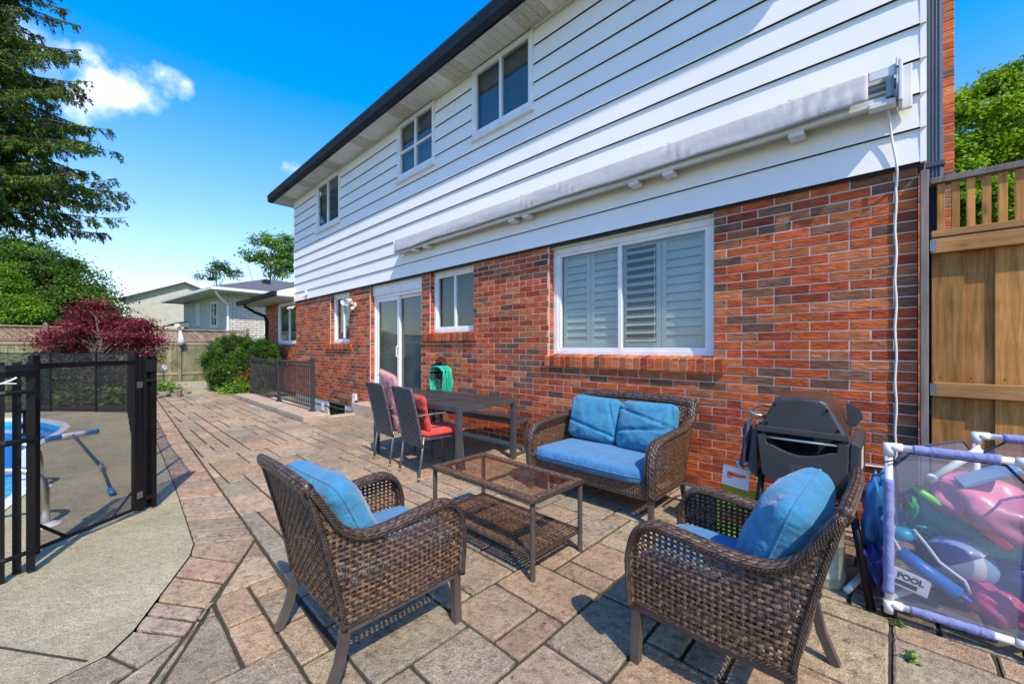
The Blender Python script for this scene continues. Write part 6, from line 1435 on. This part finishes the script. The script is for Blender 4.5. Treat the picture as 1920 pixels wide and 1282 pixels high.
# ------------------------------------------------------------------ neighbouring houses
def frame_from(corner,vx,vp=None):
    pass
MT['wbrick']=None
def blockmat(name,c1,c2,scale,w_,h_,mort):
    m,nt,p=newmat(name); L=nt.links; p.inputs['Roughness'].default_value=.85
    tc=N(nt,'ShaderNodeTexCoord'); sx=N(nt,'ShaderNodeSeparateXYZ'); L.new(tc.outputs['Object'],sx.inputs[0]); cx=N(nt,'ShaderNodeCombineXYZ'); L.new(M('ADD',sx.outputs[0],sx.outputs[1],nt=nt),cx.inputs[0]); L.new(sx.outputs[2],cx.inputs[1])
    b=N(nt,'ShaderNodeTexBrick'); b.inputs['Scale'].default_value=1; b.inputs['Brick Width'].default_value=w_; b.inputs['Row Height'].default_value=h_; b.inputs['Mortar Size'].default_value=.014; b.inputs['Color1'].default_value=(*c1,1); b.inputs['Color2'].default_value=(*c2,1); b.inputs['Mortar'].default_value=(*mort,1); L.new(cx.outputs[0],b.inputs['Vector']); L.new(b.outputs['Color'],p.inputs['Base Color'])
    bu=N(nt,'ShaderNodeBump'); bu.inputs['Strength'].default_value=.6; bu.inputs['Distance'].default_value=.02; bu.invert=True; L.new(b.outputs['Fac'],bu.inputs['Height']); L.new(bu.outputs[0],p.inputs['Normal']); return m
MT['wbrick']=blockmat('white_brick',(.60,.55,.48),(.50,.45,.40),1,.42,.145,(.20,.17,.15))
MT['bsiding']=mat('beige_siding',(.47,.45,.33),.6,(.42,.40,.30),2)
MT['osiding']=mat('offwhite_siding',(.58,.54,.44),.6,(.52,.48,.40),2)
nh=thing('neighbour_house','white brick neighbour house with dark hip roof behind the old fence','house',(-27.68,5.36,0),R_(5.7))
# local frame: wall going -X (left facade, faces -Y) and +Y (right facade, faces +X)
HT=4.45
def lapwall(mb,x0,x1,z0,z1,y,lap,holes=()):
    z=z0
    while z<z1:
        zt=min(z+lap,z1); P=[(x0,x1)]
        for (a,b,c,d) in holes:
            if zt>c and z<d:
                q=[]
                for p,r in P:
                    if r<=a or p>=b: q.append((p,r)); continue
                    if p<a: q.append((p,a))
                    if r>b: q.append((b,r))
                P=q
        for p,r in P: mb.add([(p,y-.022,z),(r,y-.022,z),(r,y-.002,zt),(p,y-.002,zt),(p,y,z-.0),(r,y,z-.0)],[(0,1,2,3),(4,5,1,0)])
        z=zt
s=MB(); lapwall(s,-9,0,-.1,HT,0,.17,[(-3.05,-1.75,2.55,4.1),(-5.9,-5.3,2.7,4.2)]); s.build('left_facade',MT['osiding'],nh)
s=MB(); s.box(-9,0,.01,9,-.1,HT); s.build('brick_wall',MT['wbrick'],nh)
s=MB(); s.box(-.9,.012,-.03,-.0,.0,2.15); s.build('painted_base',MT['white'],nh)
for (a,b,c,d) in((-3.05,-1.75,2.55,4.1),(-5.9,-5.3,2.7,4.2)):
    window(a,b,c,d,-.06,nh,None,casing=.10,backing=None); s=MB(); s.box(a+.1,b-.1,-.004,.006,c+.1,d-.1); s.build('blind',MT['screen'],nh)
s=MB(); s.box(-3.3,-1.5,-.10,.0,2.42,2.55); s.build('sill',MT['osiding'],nh)
s=MB(); s.box(-10,1.0,-1.0,10,HT,HT+.06); s.build('soffit',MT['soffit'],nh)
s=MB(); s.box(-10.1,1.1,-1.12,-1.0,HT+.02,HT+.17); s.box(1.0,1.12,-1.0,10,HT+.02,HT+.17); s.build('gutter',MT['white'],nh)
s=MB(); s.add([(-10.1,-1.12,HT+.16),(1.12,-1.12,HT+.16),(1.12,10,HT+.16),(-10.1,10,HT+.16),(-4.5,3.6,HT+1.75),(-4.5,6.0,HT+1.75)],[(0,1,4),(1,2,5,4),(2,3,5),(3,0,4,5)]); s.build('roof',MT['shingle'],nh)
s=MB(); s.box(-2.4,-2.0,2.6,3.0,HT+.9,HT+1.35); s.box(-3.4,-3.0,5.0,5.4,HT+1.2,HT+1.6); s.build('roof_vent',MT['gutter'],nh)
s=MB(); s.tube([(.95,-.9,HT),(.8,-.75,HT-.25),(.08,-.05,HT-.7),(.06,-.04,HT-.9),(.06,-.04,0)],.06,8); s.build('downspout',MT['white'],nh)
s=MB(); s.tube([(.03,1.9,2.1),(.03,1.9,2.7),(.03,2.1,2.85)],.035,6); s.build('vent_pipe',MT['white'],nh)
n2=thing('neighbour_house','beige sided two-storey house with white gable trim in the distance','house',(-52,2.2,0),R_(-8))
s=MB(); lapwall(s,-.0,14,-.1,6.2,0,.2); s.build('left_facade',MT['bsiding'],n2)
# gable end faces the camera side (+X); local: x depth behind, y along
for ch in list(n2.children): bpy.data.objects.remove(ch)
s=MB(); z=-.1
while z<8.0:
    zt=z+.22; 
    def half(zz): return 4.3 if zz<6.1 else max(.02,4.3*(1-(zz-6.1)/1.75))
    h0,h1=half(z),half(zt)
    if h0<.1: break
    s.add([(.025,4.2-h0,z),(.025,4.2+h0,z),(.002,4.2+h1,zt),(.002,4.2-h1,zt),(0,4.2-h0,z),(0,4.2+h0,z)],[(0,1,2,3),(4,5,1,0)]); z=zt
s.build('gable_wall',MT['bsiding'],n2)
s=MB(); s.box(-10,-.01,0,8.4,-.1,6.1); s.build('side_wall',MT['bsiding'],n2)
s=MB(); s.add([(.5,-.7,5.95),(.5,4.2,7.95),(-10,4.2,7.95),(-10,-.7,5.95)],[(0,1,2,3)]); s.add([(.5,9.1,5.95),(.5,4.2,7.95),(-10,4.2,7.95),(-10,9.1,5.95)],[(3,2,1,0)]); s.build('roof',MT['shingle'],n2,solid=.12)
s=MB(); 
for (y0,y1) in((-.75,4.2),(9.15,4.2)):
    zA,zB=5.86,7.94; s.add([(.52,y0,zA-.12),(.52,y1,zB-.14),(.52,y1,zB+.12),(.52,y0,zA+.12),(.0,y0,zA-.12),(.0,y1,zB-.14)],[(0,1,2,3),(0,4,5,1)])
s.box(-10,.6,-.95,-.75,5.78,5.95); s.build('fascia',MT['white'],n2)
s=MB(); s.tube([(.4,-.8,5.8),(.3,-.1,5.2),(.1,.06,5.0),(.1,.06,0)],.09,6); s.build('downspout',MT['white'],n2)
n3=thing('neighbour_porch','low grey roofed porch extension between the two neighbour houses','porch',(-36,5.2,0))
s=MB(); s.box(-5,0,-.3,2.6,-.1,2.7); s.build('wall',MT['osiding'],n3)
s=MB(); s.add([(.6,-1.4,2.95),(.6,3.2,3.9),(-6,3.2,3.9),(-6,-1.4,2.95)],[(0,1,2,3)]); s.build('roof',MT['shingle'],n3,solid=.06)
s=MB(); s.prism([(-1.4,2.72),(3.2,2.72),(3.2,3.84),(-1.4,2.9)],'X',.5,.58); s.build('fascia',MT['white'],n3)
s=MB(); s.box(.0,.02,.2,1.5,1.4,2.4); s.build('window',MT['darkroom'],n3)
